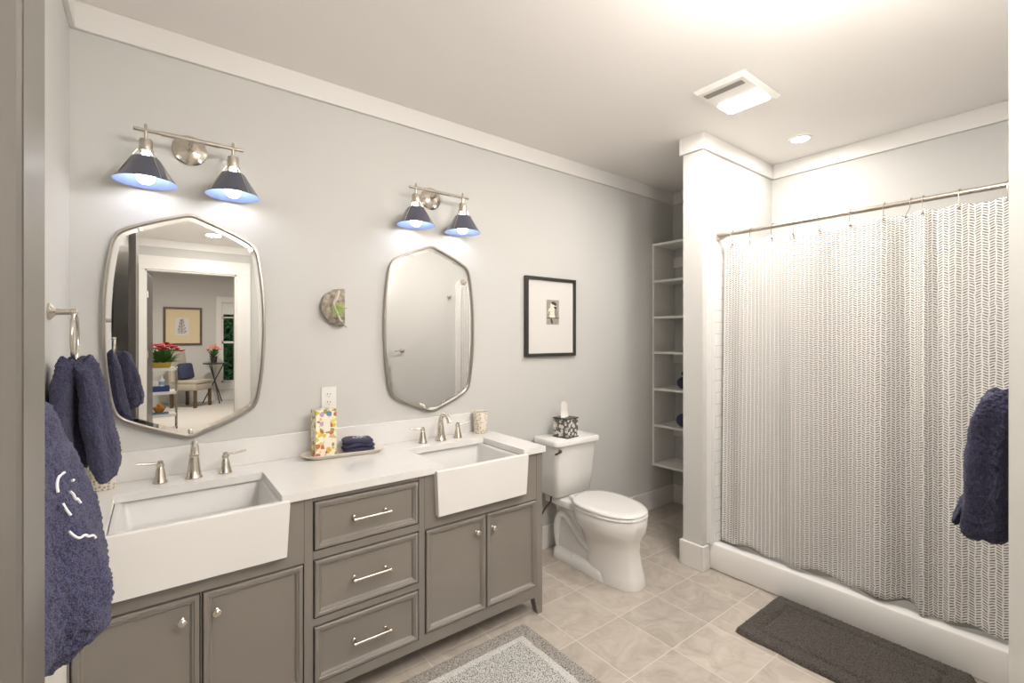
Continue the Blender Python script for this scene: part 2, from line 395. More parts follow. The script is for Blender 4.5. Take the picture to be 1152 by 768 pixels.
# rod
RX, RZ = 2.88, 2.128
rod = thing('shower_rod', 'brushed nickel shower curtain rod running above the patterned curtain', 'curtain rod', (RX, .9, RZ))
MB().tube([(RX, HW+.036, RZ), (RX, PY0-.036, RZ)], .0125, 16).build('rod_tube', M['nickel'], rod, smooth=True)
for ye, sg in ((PY0-.036, -1), (HW+.036, 1)):
    MB().lathe([(.030, 0), (.030, .006*sg), (.024, .03*sg), (.017, .055*sg), (.0155, .075*sg)], (RX, ye, RZ), 24, 'y').build('flange', M['nickel'], rod, smooth=True)
# curtain
HY = [1.4772, 1.3663, 1.2429, 1.1240, .9967, .8555, .7134, .5661, .4405, .2898]
def fold(y, z):
    k = (z-.15)/1.95; amp = .016 + .027*(1-k)**.8
    t = 2*PI*y
    f = .50*math.sin(t/.29 + 1.1*math.sin(2.3*y+.4)) + 0.15*math.sin(t/.135 + 2.0*math.sin(1.7*y) + .8*(1-k)) + .35*math.sin(t/.47+1.1+.6*k)
    f += -1.3*math.exp(-((y-.555-.012*(1-k))/.022)**2) + .75*math.exp(-((y-.63)/.04)**2)
    if k > .93:                                              # pinned near the hooks
        f *= .75
    return RX + amp*f - .004
cm = MB(); NY, NZ = 380, 70; Y0, Y1 = .19, 1.532
uvl = cm.bm.loops.layers.uv.new('UVMap')
grid = []; us = []
arc = [0.0]
for i in range(1, NY+1):
    ya, yb = Y0+(Y1-Y0)*(i-1)/NY, Y0+(Y1-Y0)*i/NY
    arc.append(arc[-1] + math.hypot(yb-ya, (fold(yb, .9)-fold(ya, .9))))
def sag(y):
    ds = min(abs(y-h) for h in HY); return -.014*min(1, ds/.05)
for j in range(NZ+1):
    row = []
    for i in range(NY+1):
        y = Y0+(Y1-Y0)*i/NY
        zt = 2.083 + sag(y); zb = .190 + .011*math.sin(2*PI*y/.33+.7) + .008*math.sin(2*PI*y/.19)
        z = zb + (zt-zb)*j/NZ
        lean = .028*(1-j/NZ)*max(0, (y-1.2)/.33)
        row.append((cm.bm.verts.new((fold(y, z), y+lean, z)), arc[i], z))
    grid.append(row)
for j in range(NZ):
    for i in range(NY):
        q = [grid[j][i], grid[j][i+1], grid[j+1][i+1], grid[j+1][i]]
        f = cm.face([a[0] for a in q])
        for l, a in zip(f.loops, q): l[uvl].uv = (a[1], a[2])
cu = cm.build('shower_curtain', M['curtain'], loc=(RX, .86, 2.08), smooth=True, angle=180)
tag(cu, 'cream shower curtain printed with rows of small grey dashes hanging from the rod', 'curtain')
md = cu.modifiers.new('thick', 'SOLIDIFY'); md.thickness = .0016
lm = MB(); rows = []
for j in range(31):
    row = []
    for i in range(161):
        y = Y0+.01+(Y1-.02-Y0)*i/160; zb = .179+.006*math.sin(2*PI*y/.27); z = zb+(2.06-zb)*j/30
        row.append(lm.bm.verts.new((max(fold(y+.02*math.sin(9*y), z)+.016, fold(y, z)+.006), y, z)))
    rows.append(row)
for a, b in zip(rows, rows[1:]):
    for i in range(160): lm.face([a[i], a[i+1], b[i+1], b[i]])
lo = lm.build('liner', mat('grey_liner', (.34, .32, .285), .8), cu, smooth=True, angle=180)
lo['label'] = 'plain grey back layer of the curtain showing below its hem'
ORD = ['first', 'second', 'third', 'fourth', 'fifth', 'sixth', 'seventh', 'eighth', 'ninth', 'tenth', 'eleventh']
for i, y in enumerate(sorted(HY + [.6107], reverse=True)):
    loose = abs(y-.6107) < 1e-3
    hk = thing('curtain_hook', 'small nickel curtain hook, %s along the rod counting from the shower partition' % ORD[i], 'curtain hook', (RX, y, RZ), 'curtain hooks on the shower rod')
    zl = RZ-.062; xx = fold(y, 2.07)
    pts = [(RX+.006, y, RZ+.017)] + [(RX - .017*math.sin(a) , y, RZ+.017*math.cos(a)) for a in (.2, .7, 1.2, 1.7)] + [(RX-.015, y, RZ-.03), (xx-.008, y+(.02 if loose else 0), zl)]
    MB().tube(pts, .0016, 6).build('wire', M['nickel'], hk, smooth=True)
    MB().ball((RX+.006, y, RZ+.018), .0055, seg=10).build('ball', M['nickel2'], hk, smooth=True)
    MB().ball((xx-.009, y+(.02 if loose else 0), zl-.004), .006, seg=10).build('knob', M['nickel2'], hk, smooth=True)

# ------------------------------------------------------------------ vanity
VX0, VX1, VF, VTOP = -.2025, 1.66, 1.895, .862
va = thing('vanity_cabinet', 'long grey painted double vanity cabinet with two farmhouse sinks', 'cabinet', (.71, 2.17, 0))
SINKS = ((-.128, .398), (1.006, 1.534)); SZ0, SZ1 = .668, .878
DRX = (.490, .930); LD = ((-.196, .125), (.130, .452)); RDD = ((.965, 1.289), (1.294, 1.616))
DRZ = ((.655, .843), (.394, .617), (.140, .360)); DZ = (.152, .614)
def ff(xz):                                                   # face frame from rectangles
    mb = MB()
    for x0, x1, z0, z1 in xz: mb.box(x0, x1, VF, VF+.02, z0, z1)
    return mb
rects = [(VX0, VX1, .095, .137), (VX0, -.1985, .137, VTOP), (1.619, VX1, .137, VTOP), (.455, .487, .137, VTOP), (.933, .962, .137, VTOP),
         (.487, .933, .363, .391), (.487, .933, .620, .652), (.487, .933, .846, VTOP), (.126, .129, .137, .62), (1.290, 1.293, .137, .62)]
for (a, b), s0, s1 in ((SINKS[0], -.199, .455), (SINKS[1], .962, 1.619)):
    rects += [(s0, s1, .617, SZ0), (s0, a+.012, SZ0, VTOP), (b-.010, s1, SZ0, VTOP), (s0, s1, .137, .149)]
ff(rects).build('face_frame', M['vanity'], va)
# scribed joint lines of the frame (dark reveals)
for xa in (VX0, VX1-.018): MB().box(xa, xa+.018, VF+.02, VW-.004, .095, VTOP).build('side_panel', M['vanity'], va)
MB().box(VX0+.018, VX1-.018, VF+.02, VW-.004, .10, .115).build('bottom_panel', M['vanity'], va)
MB().box(VX0+.018, VX1-.018, VF+.021, VF+.025, .115, .66).box(.41, .995, VF+.021, VF+.025, .66, VTOP-.004).box(-.2, -.135, VF+.021, VF+.025, .66, VTOP).box(1.54, 1.64, VF+.021, VF+.025, .66, VTOP).build('shade_backing', M['dark'], va)  # black sheet standing in for the shade inside the cabinet
for x0, x1, tx in ((VX0, VX0+.055, 0), (VX1-.055, VX1, 1)):
    for y0, y1 in ((VF, VF+.05), (VW-.07, VW-.02)):
        mb = MB()
        a, b = (x0, x1)
        if tx: r0 = [(a, y0), (b, y0), (b, y1), (a, y1)]; r1 = [(a+.024, y0), (b, y0), (b, y1-.012), (a+.024, y1-.012)]
        else: r0 = [(a, y0), (b, y0), (b, y1), (a, y1)]; r1 = [(a, y0), (b-.024, y0), (b-.024, y1-.012), (a, y1-.012)]
        mb.loft([[(*q, 0) for q in r1], [(*q, .095) for q in r0]]); mb.build('leg', M['vanity'], va)
def panel_front(x0, x1, z0, z1, g=.0028):
    """inset front: flat field framed by a moulded bead"""
    x0 += g; x1 -= g; z0 += g; z1 -= g
    def r(i, y): return [(x0+i, y, z0+i), (x1-i, y, z0+i), (x1-i, y, z1-i), (x0+i, y, z1-i)]
    f = VF - .001
    return MB().loft([r(0, f+.019), r(0, f-.004), r(.003, f-.007), (r(.013, f-.007)), r(.017, f-.003), r(.020, f-.004), r(.027, f+.006), r(.030, f+.006)])
def knob(x, z, par):
    mb = MB().lathe([(.009, 0), (.009, -.003), (.0045, -.006), (.0045, -.014), (.010, -.018), (.0135, -.022), (.0135, -.026), (.009, -.030), (.001, -.031)], (x, VF+.005, z), 20, 'y')
    mb.build('knob', M['nickel'], par, smooth=True)
for prs in (LD, RDD):
    for k, (a, b) in enumerate(prs):
        d = panel_front(a, b, *DZ).build('door', M['vanity'], va)
        knob(b-.05 if k == 0 else a+.042, .537, d)
for z0, z1 in DRZ:
    d = panel_front(*DRX, z0, z1).build('drawer', M['vanity'], va)
    zc = z0 + .5*(z1-z0) + .0; xc = .712; hp = .066
    pl = MB().tube([(xc-hp-.012, VF-.032, zc), (xc+hp+.012, VF-.032, zc)], .0055, 14)
    for s in (-1, 1):
        pl.lathe([(.0085, .004), (.0085, -.002), (.005, -.005), (.005, -.036)], (xc+s*hp, VF, zc), 14, 'y')
        pl.lathe([(.0078, -.004), (.0078, .006)], (xc+s*(hp+.008), VF-.032, zc), 14, 'x')
    pl.build('pull', M['nickel'], d, smooth=True)

struct('trim_9', MB().box(LW+.001, VX0-.0015, VF+.004, VF+.05, 0, VTOP), M['trim'])
for xj in (.4555, .9615, 1.6195, .487, .933):
    MB().box(xj-.0006, xj+.0006, VF-.0004, VF+.002, .62, VTOP).build('joint_line', M['dark'], va)
# countertop with two notched cutouts
CZ0, CZ1, CFY, CBY = .864, .895, 1.880, 2.262
CUT = ((-.116, .375), (1.046, 1.523))
def ctop():
    mb = MB(); xs = [LW+.004, CUT[0][0], CUT[0][1], CUT[1][0], CUT[1][1], 1.672]
    outer = [(xs[0], CFY), (xs[1], CFY), (xs[1], CBY), (xs[2], CBY), (xs[2], CFY), (xs[3], CFY), (xs[3], CBY), (xs[4], CBY), (xs[4], CFY), (xs[5], CFY), (xs[5], VW-.002), (xs[0], VW-.002)]
    mb.loft([[(x, y, CZ0) for x, y in outer], [(x, y, CZ1-.002) for x, y in outer], [(x+(.0015 if False else 0), y, CZ1) for x, y in outer]])
    return mb
ct = ctop().build('countertop', M['quartz'], loc=(.7, 2.2, CZ0)); tag(ct, 'white quartz countertop covering the whole grey vanity', 'countertop')
MB().box(LW+.004, 1.672, VW-.022, VW-.002, CZ1, 1.014, .002).build('backsplash', M['quartz'], ct)

# apron sinks
def sink(x0, x1, lab):
    root = thing('farmhouse_sink', lab, 'sink', ((x0+x1)/2, 2.06, SZ0), 'farmhouse sinks in the grey vanity')
    yf, yb, bt = 1.858, 2.30, .72
    t = .018; zt = SZ1; zr = CZ0-.001
    mb = MB()
    tp = .011
    # apron slab, slightly narrower at its foot
    mb.loft([[(x0+tp, yf+.012, SZ0), (x1-tp, yf+.012, SZ0), (x1-tp, 1.893, SZ0), (x0+tp, 1.893, SZ0)],
             [(x0+tp-.001, yf+.004, SZ0+.004), (x1-tp+.001, yf+.004, SZ0+.004), (x1-tp+.001, 1.8935, SZ0+.004), (x0+tp-.001, 1.8935, SZ0+.004)],
             [(x0, yf, CZ0-.003), (x1, yf, CZ0-.003), (x1, 1.8935, CZ0-.003), (x0, 1.8935, CZ0-.003)],
             [(x0, yf, CZ0-.002), (x1, yf, CZ0-.002), (x1, CFY-.0008, CZ0-.002), (x0, CFY-.0008, CZ0-.002)],
             [(x0, yf, zt-.006), (x1, yf, zt-.006), (x1, CFY-.0008, zt-.006), (x0, CFY-.0008, zt-.006)],
             [(x0+.001, yf+.0015, zt-.002), (x1-.001, yf+.0015, zt-.002), (x1-.001, CFY-.001, zt-.002), (x0+.001, CFY-.001, zt-.002)],
             [(x0+.003, yf+.004, zt), (x1-.003, yf+.004, zt), (x1-.003, CFY-.003, zt), (x0+.003, CFY-.003, zt)]])
    mb.build('apron', M['ceramic'], root)
    # basin: outer shell and inner bowl
    def rr(i, z, rad, n=6):
        a, b, c, d = x0+.014+i, x1-.014-i, 1.8936+max(0, i-.014)*.6, yb-i; P = []
        for cx, cy, s in ((b-rad, d-rad, 0), (a+rad, d-rad, 1), (a+rad, c+rad, 2), (b-rad, c+rad, 3)):
            for k in range(n+1):
                an = PI/2*(s + k/n); P.append((cx+rad*math.cos(an), cy+rad*math.sin(an), z))
        return P
    bz = MB(); bz.loft([rr(0, .69, .01), rr(0, zr, .01), rr(.006, zr, .01), rr(.018, zr, .012), rr(.022, zr-.004, .014), rr(.030, .745, .03), rr(.040, .722, .035), rr(.075, .712, .03)])
    bz.build('basin', M['basin'], root, smooth=True, angle=50)
    MB().lathe([(.001, .7185), (.022, .7185), (.022, .7125), (.001, .712)], ((x0+x1)/2, 2.1, 0), 24).build('drain', M['nickel'], root, smooth=True)
    return root
sink(*SINKS[0], 'white ceramic farmhouse sink with a plain apron in the vanity end beside the left wall')
sink(*SINKS[1], 'white ceramic farmhouse sink with a plain apron in the vanity end near the toilet')

# widespread faucets
FY = 2.345
def faucet(cx, lab):
    root = thing('faucet', lab, 'faucet', (cx, FY, CZ1), 'widespread faucets behind the sinks'); z = CZ1+.0008
    sp = MB().lathe([(.031, 0), (.031, .004), (.027, .010), (.0225, .035), (.0185, .075), (.016, .088), (.0175, .090), (.0175, .094), (.015, .096), (.0135, .11)], (cx, FY, z), 28)
    path = [(cx, FY, z+.085), (cx, FY, z+.110)]
    for i in range(13):
        a = PI*.80*i/12; R = .048
        path.append((cx, FY - R + R*math.cos(a), z+.105+R*math.sin(a)*.95))
    yl, zl = path[-1][1:]; path += [(cx, yl-.012, zl-.020)]
    rad = [.0135, .0135] + [.0135-.002*i/12 for i in range(13)] + [.0125]
    sp.tube(path, rad, 18); sp.build('spout', M['nickel'], root, smooth=True)
    for s in (-1, 1):
        hx = cx + s*.112
        h = MB().lathe([(.025, 0), (.025, .004), (.022, .010), (.0175, .035), (.0125, .058), (.0105, .064), (.0135, .068), (.0135, .074), (.0095, .078), (.0095, .086), (.004, .089)], (hx, FY, z), 24)
        h.build('handle_base', M['nickel'], root, smooth=True)
        pts = [(hx, FY, z+.079), (hx+s*.02, FY, z+.079), (hx+s*.04, FY-.002, z+.081), (hx+s*.06, FY-.004, z+.086), (hx+s*.078, FY-.006, z+.089)]
        lv = MB().tube(pts, [.006, .0055, .005, .0055, .0045], 10)
        for v in lv.bm.verts: v.co.z = z+.082 + (v.co.z - z-.082)*.85
        lv.build('lever', M['nickel'], root, smooth=True)
    return root
faucet(.133, 'brushed nickel widespread faucet behind the left sink, under the left mirror')
faucet(1.290, 'brushed nickel widespread faucet behind the right sink, under the right mirror')

# tumblers
def tumbler(x, y, lab):
    return tag(MB().lathe([(.036, 0), (.039, .004), (.046, .128), (.045, .130), (.043, .128), (.036, .010), (.001, .009)], (x, y, CZ1+.0008), 32).build('tumbler', M['cup'], loc=(x, y, CZ1), smooth=True), lab, 'tumbler', 'spotted tumblers on the counter')
tumbler(1.588, 2.385, 'cream tumbler with gold spots in the counter corner next to the right faucet')
tumbler(-.155, 2.385, 'cream tumbler with gold spots behind the hanging ring towel')

# tray and what is on it
def rounded(a, b, r, n=8):
    P = []
    for sx, sy, s in ((1, 1, 0), (-1, 1, 1), (-1, -1, 2), (1, -1, 3)):
        for k in range(n+1):
            an = PI/2*(s+k/n); P.append((sx*(a-r)+r*math.cos(an), sy*(b-r)+r*math.sin(an)))
    return P
def rloft(spec): return [[(x, y, z) for x, y in rounded(a, b, r)] for a, b, r, z in spec]
tx, ty, ta = .752, 2.350, math.radians(-7)
TM = Matrix.Translation((tx, ty, CZ1+.0008)) @ Matrix.Rotation(ta, 4, 'Z')
tr = MB().loft(rloft([(.165, .045, .044, 0), (.172, .050, .05, .003), (.203, .066, .065, .020), (.201, .064, .063, .022), (.170, .048, .047, .008), (.01, .01, .009, .007)])).xform(TM).build('tray', M['tray'], loc=(tx, ty, CZ1), smooth=True)
tag(tr, 'shallow oblong cream ceramic tray on the counter between the two sinks', 'tray')
bxm = Matrix.Translation((.657, 2.362, CZ1+.009)) @ Matrix.Rotation(math.radians(6), 4, 'Z')
bx = thing('floral_box', 'tall floral printed carton with a yellow flower pattern standing on the cream tray', 'box', (.657, 2.362, CZ1+.009))
MB().box(-.050, .050, -.033, .033, 0, .226, .002).xform(bxm).build('carton', M['floral'], bx)
M['paleblue'] = mat('blue_medallion', (.12, .22, .42), .5, vary=.3, vscale=80)
M['label'] = mat('cream_label', (.78, .73, .62), .6)
MB().lathe([(.013, 0), (.013, -.0015), (.001, -.0016)], (.012, -.0330, .206), 16, 'y').xform(bxm).build('medallion', M['paleblue'], bx)
MB().box(-.012, .026, -.0345, -.033, .045, .090).box(-.015, .018, -.0345, -.033, .120, .185, .0005).xform(bxm).build('label', M['label'], bx)
# folded cloth
def swirl(pts, r, nm, par): return MB().tube(pts, r, 6).build(nm, M['thread'], par, smooth=True)
clm = Matrix.Translation((.818, 2.345, CZ1+.014)) @ Matrix.Rotation(math.radians(-9), 4, 'Z') @ Matrix.Diagonal((1, 1, 1.3, 1))
cl = MB()
for k, (dx, w) in enumerate(((0, 1), (.003, .98), (-.002, .95))):
    n = 20; rings = []
    for i in range(n+1):
        u = -1+2*i/n; x = dx+.073*w*u
        hh = .0085*(1-abs(u)**8*.55); yy = .056*(1-abs(u)**10*.15)
        ring = []
        for q in range(22):
            a = 2*PI*q/22; ca, sa = math.cos(a), math.sin(a)
            ring.append((x, yy*math.copysign(abs(ca)**.35, ca) + .004*math.sin(5*u+k), .0095+.0165*k + hh*math.copysign(abs(sa)**.6, sa) + .0035*math.sin(3.1*u+2*k)*(1 if k else 0) - .006*(k == 2)*u*u))
        rings.append(ring)
    cl.loft(rings)
cl = cl.xform(clm).build('washcloth', M['towel'], loc=(.838, 2.345, CZ1+.009), smooth=True, angle=80)
tag(cl, 'folded navy washcloth with white stitching lying on the cream tray', 'washcloth')
sc = clm @ Matrix.Translation((0, 0, .053))
pts = [sc @ Vector((-.03+.06*i/20+.006*math.sin(i*1.1), -.02+.012*math.sin(i*.9), .0)) for i in range(21)]
swirl(pts, .0011, 'embroidery', cl)

# outlet
ou = thing('wall_outlet', 'white wall outlet above the backsplash behind the floral carton', 'outlet', (.708, VW, 1.165))
MB().box(.671, .745, VW-.007, VW-.0005, 1.108, 1.226, .002).build('cover_plate', M['plastic'], ou)
for z in (1.187, 1.147):
    f = MB().lathe([(.0165, -.006), (.0165, -.0095), (.001, -.0096)], (.708, VW, z), 20, 'y').build('receptacle', M['plastic'], ou, smooth=True)
    MB().box(.700, .7022, VW-.0102, VW-.0094, z-.001, z+.008).box(.7135, .7157, VW-.0102, VW-.0094, z-.001, z+.007).box(.706, .710, VW-.0102, VW-.0094, z-.011, z-.007).build('slots', M['dark'], f)

# ------------------------------------------------------------------ mirrors
def chaikin(P, it):
    for _ in range(it):
        Q = []
        for i in range(len(P)):
            a, b = P[i], P[(i+1) % len(P)]
            Q += [(a[0]*.75+b[0]*.25, a[1]*.75+b[1]*.25), (a[0]*.25+b[0]*.75, a[1]*.25+b[1]*.75)]
        P = Q
    return P
def mirror_outline():
    half = [(.055, .466), (.115, .443), (.185, .412), (.243, .380), (.263, .335), (.274, .262), (.284, .17), (.2895, .08), (.2905, 0)]
    low = [(x, -z) for x, z in half[:-1]][::-1]
    R = half + low
    P = [(0, .487)] + R + [(0, -.487)] + [(-x, z) for x, z in R[::-1]]
    P = chaikin(P, 2); n = len(P); L = [0.0]
    for i in range(n): L.append(L[-1] + math.dist(P[i], P[(i+1) % n]))
    Q = []; j = 0; N = 168
    for k in range(N):                                       # even spacing along the outline
        d = L[-1]*k/N
        while L[j+1] < d: j += 1
        t = (d-L[j])/(L[j+1]-L[j]); a, b = P[j % n], P[(j+1) % n]; Q.append((a[0]+(b[0]-a[0])*t, a[1]+(b[1]-a[1])*t))
    return Q
OUT = mirror_outline()
def inset(P, d):
    n = len(P); Q = []
    for i in range(n):
        a, b, c = Vector(P[i-1]), Vector(P[i]), Vector(P[(i+1) % n])
        t = (c-a).normalized(); nn = Vector((-t.y, t.x))
        if nn.dot(-b) < 0: nn = -nn
        Q.append((b.x+nn.x*d, b.y+nn.y*d))
    return Q
def mirror(cx, cz, lab):
    root = thing('vanity_mirror', lab, 'mirror', (cx, VW, cz), 'vanity mirrors')
    def r(d, y): return [(cx+x, y, cz+z) for x, z in inset(OUT, d)]
    MB().loft([r(.010, VW-.001), r(0, VW-.004), r(0, VW-.026), r(.002, VW-.029), r(.009, VW-.029), r(.0115, VW-.026), r(.0115, VW-.016)], False, False).build('mirror_frame', M['nickel2'], root, smooth=True, angle=50)
    MB().loft([r(.0112, VW-.004), r(.0112, VW-.0165), r(.030, VW-.0178)], True, True).build('mirror_glass', M['mirror'], root)
    return root
mirror(.126, 1.528, 'tall nickel framed mirror over the left sink reflecting the bedroom doorway')
mirror(1.285, 1.528, 'tall nickel framed mirror over the right sink reflecting a plain wall')

# ------------------------------------------------------------------ sconces
def sconce(cx, lab):
    zb, yb = 2.296, VW-.118
    root = thing('wall_sconce', lab, 'wall lamp', (cx, VW, 2.29), 'two light wall sconces above the mirrors')
    MB().lathe([(.064, -.0005), (.064, -.006), (.058, -.012), (.030, -.018), (.014, -.024), (.012, -.03)], (cx, VW, 2.288), 40, 'y').build('backplate', M['nickel'], root, smooth=True)
    MB().tube([(cx, VW-.02, 2.288), (cx, yb+.03, 2.290), (cx, yb, zb)], .008, 12).build('arm', M['nickel'], root, smooth=True)
    cbm = MB().tube([(cx-.188, yb, zb), (cx+.188, yb, zb)], .0075, 14)
    cbm.lathe([(.0095, -.10), (.0095, .10)], (cx, yb, zb), 14, 'x')
    cbm.build('crossbar', M['nickel'], root, smooth=True)
    for s in (-1, 1):
        x = cx + s*.149
        sk = MB().lathe([(.003, .026), (.006, .020), (.006, -.004), (.006, -.032), (.020, -.036), (.022, -.042), (.0225, -.074), (.026, -.077), (.026, -.083), (.02, -.085)], (x, yb, zb), 24)
        sk.build('socket', M['nickel'], root, smooth=True)
        zt, zo = zb-.110, zb-.205
        shd = MB()
        shd.lathe([(.022, zt+.001), (.043, zt), (.046, zt-.003), (.101, zo+.002), (.1035, zo)], (x, yb, 0), 48, cap=False)
        so = shd.build('shade', M['shade_out'], root, smooth=True, angle=60)
        MB().lathe([(.1033, zo-.0004), (.0998, zo+.001), (.0445, zt-.005), (.042, zt-.0035), (.022, zt-.002)], (x, yb, 0), 48, cap=False).build('shade_lining', M['shade_in'], so, smooth=True, angle=60)
        wr = MB()
        for a0 in (0, PI/2, PI, 3*PI/2):
            c_, s_ = math.cos(a0+.5), math.sin(a0+.5)
            wr.tube([(x+.024*c_, yb+.024*s_, zb-.080), (x+.034*c_, yb+.034*s_, zb-.088), (x+.050*c_, yb+.050*s_, zt-.004), (x+.074*c_, yb+.074*s_, zt-.045), (x+.0995*c_, yb+.0995*s_, zo+.004)], .0017, 6)
        wr.ring((x, yb, zb-.084), .026, .002, 'z', 24, 6)
        wr.build('wire_cage', M['nickel'], so, smooth=True)
        b = MB().lathe([(.012, zb-.085), (.013, zb-.115), (.020, zb-.140), (.029, zb-.162), (.032, zb-.180), (.028, zb-.198), (.016, zb-.209), (.001, zb-.212)], (x, yb, 0), 24)
        b.build('bulb', M['bulb'], root, smooth=True)
    return root
sconce(.124, 'two light nickel sconce with navy cone shades above the left mirror')
sconce(1.286, 'two light nickel sconce with navy cone shades above the right mirror')

# ------------------------------------------------------------------ wall pocket, bird print
pk = thing('wall_planter', 'half round bark wall planter holding a small green plant between the mirrors', 'wall planter', (.72, VW, 1.63))
n = 26; R = .098; rings = []
for ly, sc_ in ((VW-.001, .93), (VW-.022, 1.0), (VW-.042, .93), (VW-.050, .80)):
    ring = []
    for i in range(n+1):
        a = PI/2 + PI*i/n; rr = R*sc_*(1+.05*noise.noise((i*.5, ly*30, 1)))
        ring.append((.775+rr*1.16*math.cos(a), ly, 1.632+rr*math.sin(a)))
    rings.append(ring)
MB().loft(rings).build('bark_shell', M['bark'], pk, smooth=True, angle=60)
MB().tube([(.745, VW-.05, 1.715), (.730, VW-.056, 1.675), (.715, VW-.058, 1.650), (.722, VW-.060, 1.625), (.735, VW-.060, 1.60), (.748, VW-.058, 1.565), (.762, VW-.05, 1.560)], [.008, .009, .007, .006, .007, .006, .003], 8).build('driftwood', M['drift'], pk, smooth=True)
MB().tube([(.755, VW-.045, 1.56), (.785, VW-.052, 1.528)], [.004, .002], 6).build('twig', M['bark'], pk)
lf = MB()
for i in range(26):
    a = random.uniform(0, 2*PI); L = random.uniform(.018, .042); c0 = Vector((.738+random.uniform(-.012, .018), VW-.055, 1.622+random.uniform(-.018, .01)))
    d = Vector((math.cos(a), -.55, math.sin(a))); e = c0+d*L; sd = d.cross(Vector((0, 1, 0))).normalized()*.0042
    mdp = (c0+e)/2 + Vector((0, -.004, 0))
    lf.loft([[c0-sd*.6, c0+sd*.6, c0+Vector((0, .002, 0))], [mdp-sd, mdp+sd, mdp+Vector((0, .002, 0))], [e-sd*.1, e+sd*.1, e+Vector((0, .001, 0))]])
lf.build('air_plant', M['leaf2'], pk)

def disc(mb, cx, cz, rx, rz, y, rot=0, n=24):
    mb.face([mb.bm.verts.new((cx + rx*math.cos(2*PI*i/n)*math.cos(rot) - rz*math.sin(2*PI*i/n)*math.sin(rot), y, cz + rx*math.cos(2*PI*i/n)*math.sin(rot) + rz*math.sin(2*PI*i/n)*math.cos(rot))) for i in range(n)])
def picture(name, lab, x0, x1, z0, z1, yw, fw, fm, mm, facing=-1, depth=.03):
    root = thing(name, lab, 'picture', ((x0+x1)/2, yw, z0)); s = facing
    def r(i, d): return [(x0+i, yw+s*d, z0+i), (x1-i, yw+s*d, z0+i), (x1-i, yw+s*d, z1-i), (x0+i, yw+s*d, z1-i)]
    MB().loft([r(0, .001), r(0, depth-.002), r(.002, depth), r(fw-.002, depth), r(fw, depth-.002), r(fw, depth-.014), r(fw-.001, .001)], False, False).build('frame', fm, root)
    MB().loft([r(fw, depth-.020), r(fw, depth-.014)]).build('mat_board', mm, root)
    return root, yw+s*(depth-.014)
bp_, ym = picture('bird_picture', 'black framed bird print with a wide white mat on the wall above the toilet', 1.990, 2.462, 1.345, 1.897, VW, .022, M['black'], M['mat_board'])
M['bird_bg'] = mat('print_grey', (.34, .31, .26), .7, vary=.15, vscale=30); M['bird_body'] = mat('print_cream', (.74, .70, .62), .7, vary=.08, vscale=60)
M['bird_dark'] = mat('print_dark', (.05, .045, .04), .7); M['bird_grey'] = mat('print_mid', (.25, .225, .19), .7)
pr = MB(); bx0, bx1, bz0, bz1 = 2.182, 2.300, 1.568, 1.742; y = ym-.0012
pr.box(bx0, bx1, ym-.001, ym+.0005, bz0, bz1)
def lay(k, mi, *e):
    pr.mi = mi; disc(pr, e[0], e[1], e[2], e[3], ym-.0012-.0003*k, e[4] if len(e) > 4 else 0)
lay(0, 1, 2.236, 1.652, .038, .043, .15); lay(1, 1, 2.245, 1.700, .029, .027); lay(2, 3, 2.268, 1.648, .012, .034, .12)
lay(3, 2, 2.252, 1.716, .026, .0125, -.3); lay(3, 2, 2.264, 1.688, .015, .009, -.4); lay(4, 1, 2.243, 1.703, .017, .006, -.3); lay(4, 2, 2.262, 1.709, .004, .004)
lay(5, 2, 2.229, 1.592, .008, .021, .3); lay(5, 3, 2.205, 1.645, .006, .020, -.2)
pr.mi = 2; pr.box(bx0, bx1, ym-.0035, ym-.003, 1.611, 1.617); pr.mi = 2
pr.build('print', [M['bird_bg'], M['bird_body'], M['bird_dark'], M['bird_grey']], bp_, keep_normals=True)

# ------------------------------------------------------------------ toilet
TX = 2.262
to = thing('toilet', 'white two piece toilet with elongated bowl beside the grey vanity', 'toilet', (TX, 2.05, 0))
def egg(z, yb, yf, hw, p=2.3, yc=None, n=44):
    yc = yb-(yb-yf)*.42 if yc is None else yc; P = []
    for i in range(n):
        a = 2*PI*i/n; c_, s_ = math.cos(a), math.sin(a)
        x = hw*math.copysign(abs(c_)**(2/p), c_); l = (yb-yc) if s_ > 0 else (yc-yf)
        P.append((TX+x, yc + l*math.copysign(abs(s_)**(2/p), s_), z))
    return P
def sq(z, x0, x1, y0, y1, r): return [((x0+x1)/2+px, (y0+y1)/2+py, z) for px, py in rounded((x1-x0)/2, (y1-y0)/2, r)]
bw = MB()
bw.loft([egg(0, 2.10, 1.700, .116, 2.6), egg(.012, 2.10, 1.697, .118, 2.6), egg(.06, 2.10, 1.708, .112, 2.5), egg(.14, 2.11, 1.725, .106, 2.4), egg(.21, 2.13, 1.735, .112, 2.3), egg(.262, 2.15, 1.728, .130, 2.2),
         egg(.295, 2.16, 1.712, .160, 2.2), egg(.325, 2.17, 1.702, .178, 2.2), egg(.36, 2.18, 1.697, .184, 2.2), egg(.395, 2.19, 1.697, .184, 2.2), egg(.405, 2.19, 1.702, .179, 2.2)])
bw.loft([sq(0, TX-.125, TX+.125, 1.86, 2.37, .07), sq(.012, TX-.127, TX+.127, 1.86, 2.372, .07), sq(.05, TX-.120, TX+.120, 1.88, 2.365, .07), sq(.075, TX-.09, TX+.09, 1.90, 2.345, .06)])
bw.loft([sq(.04, TX-.090, TX+.090, 1.95, 2.355, .06), sq(.2, TX-.086, TX+.086, 1.95, 2.355, .06), sq(.33, TX-.092, TX+.092, 1.98, 2.375, .06), sq(.37, TX-.110, TX+.110, 2.0, 2.42, .05)])
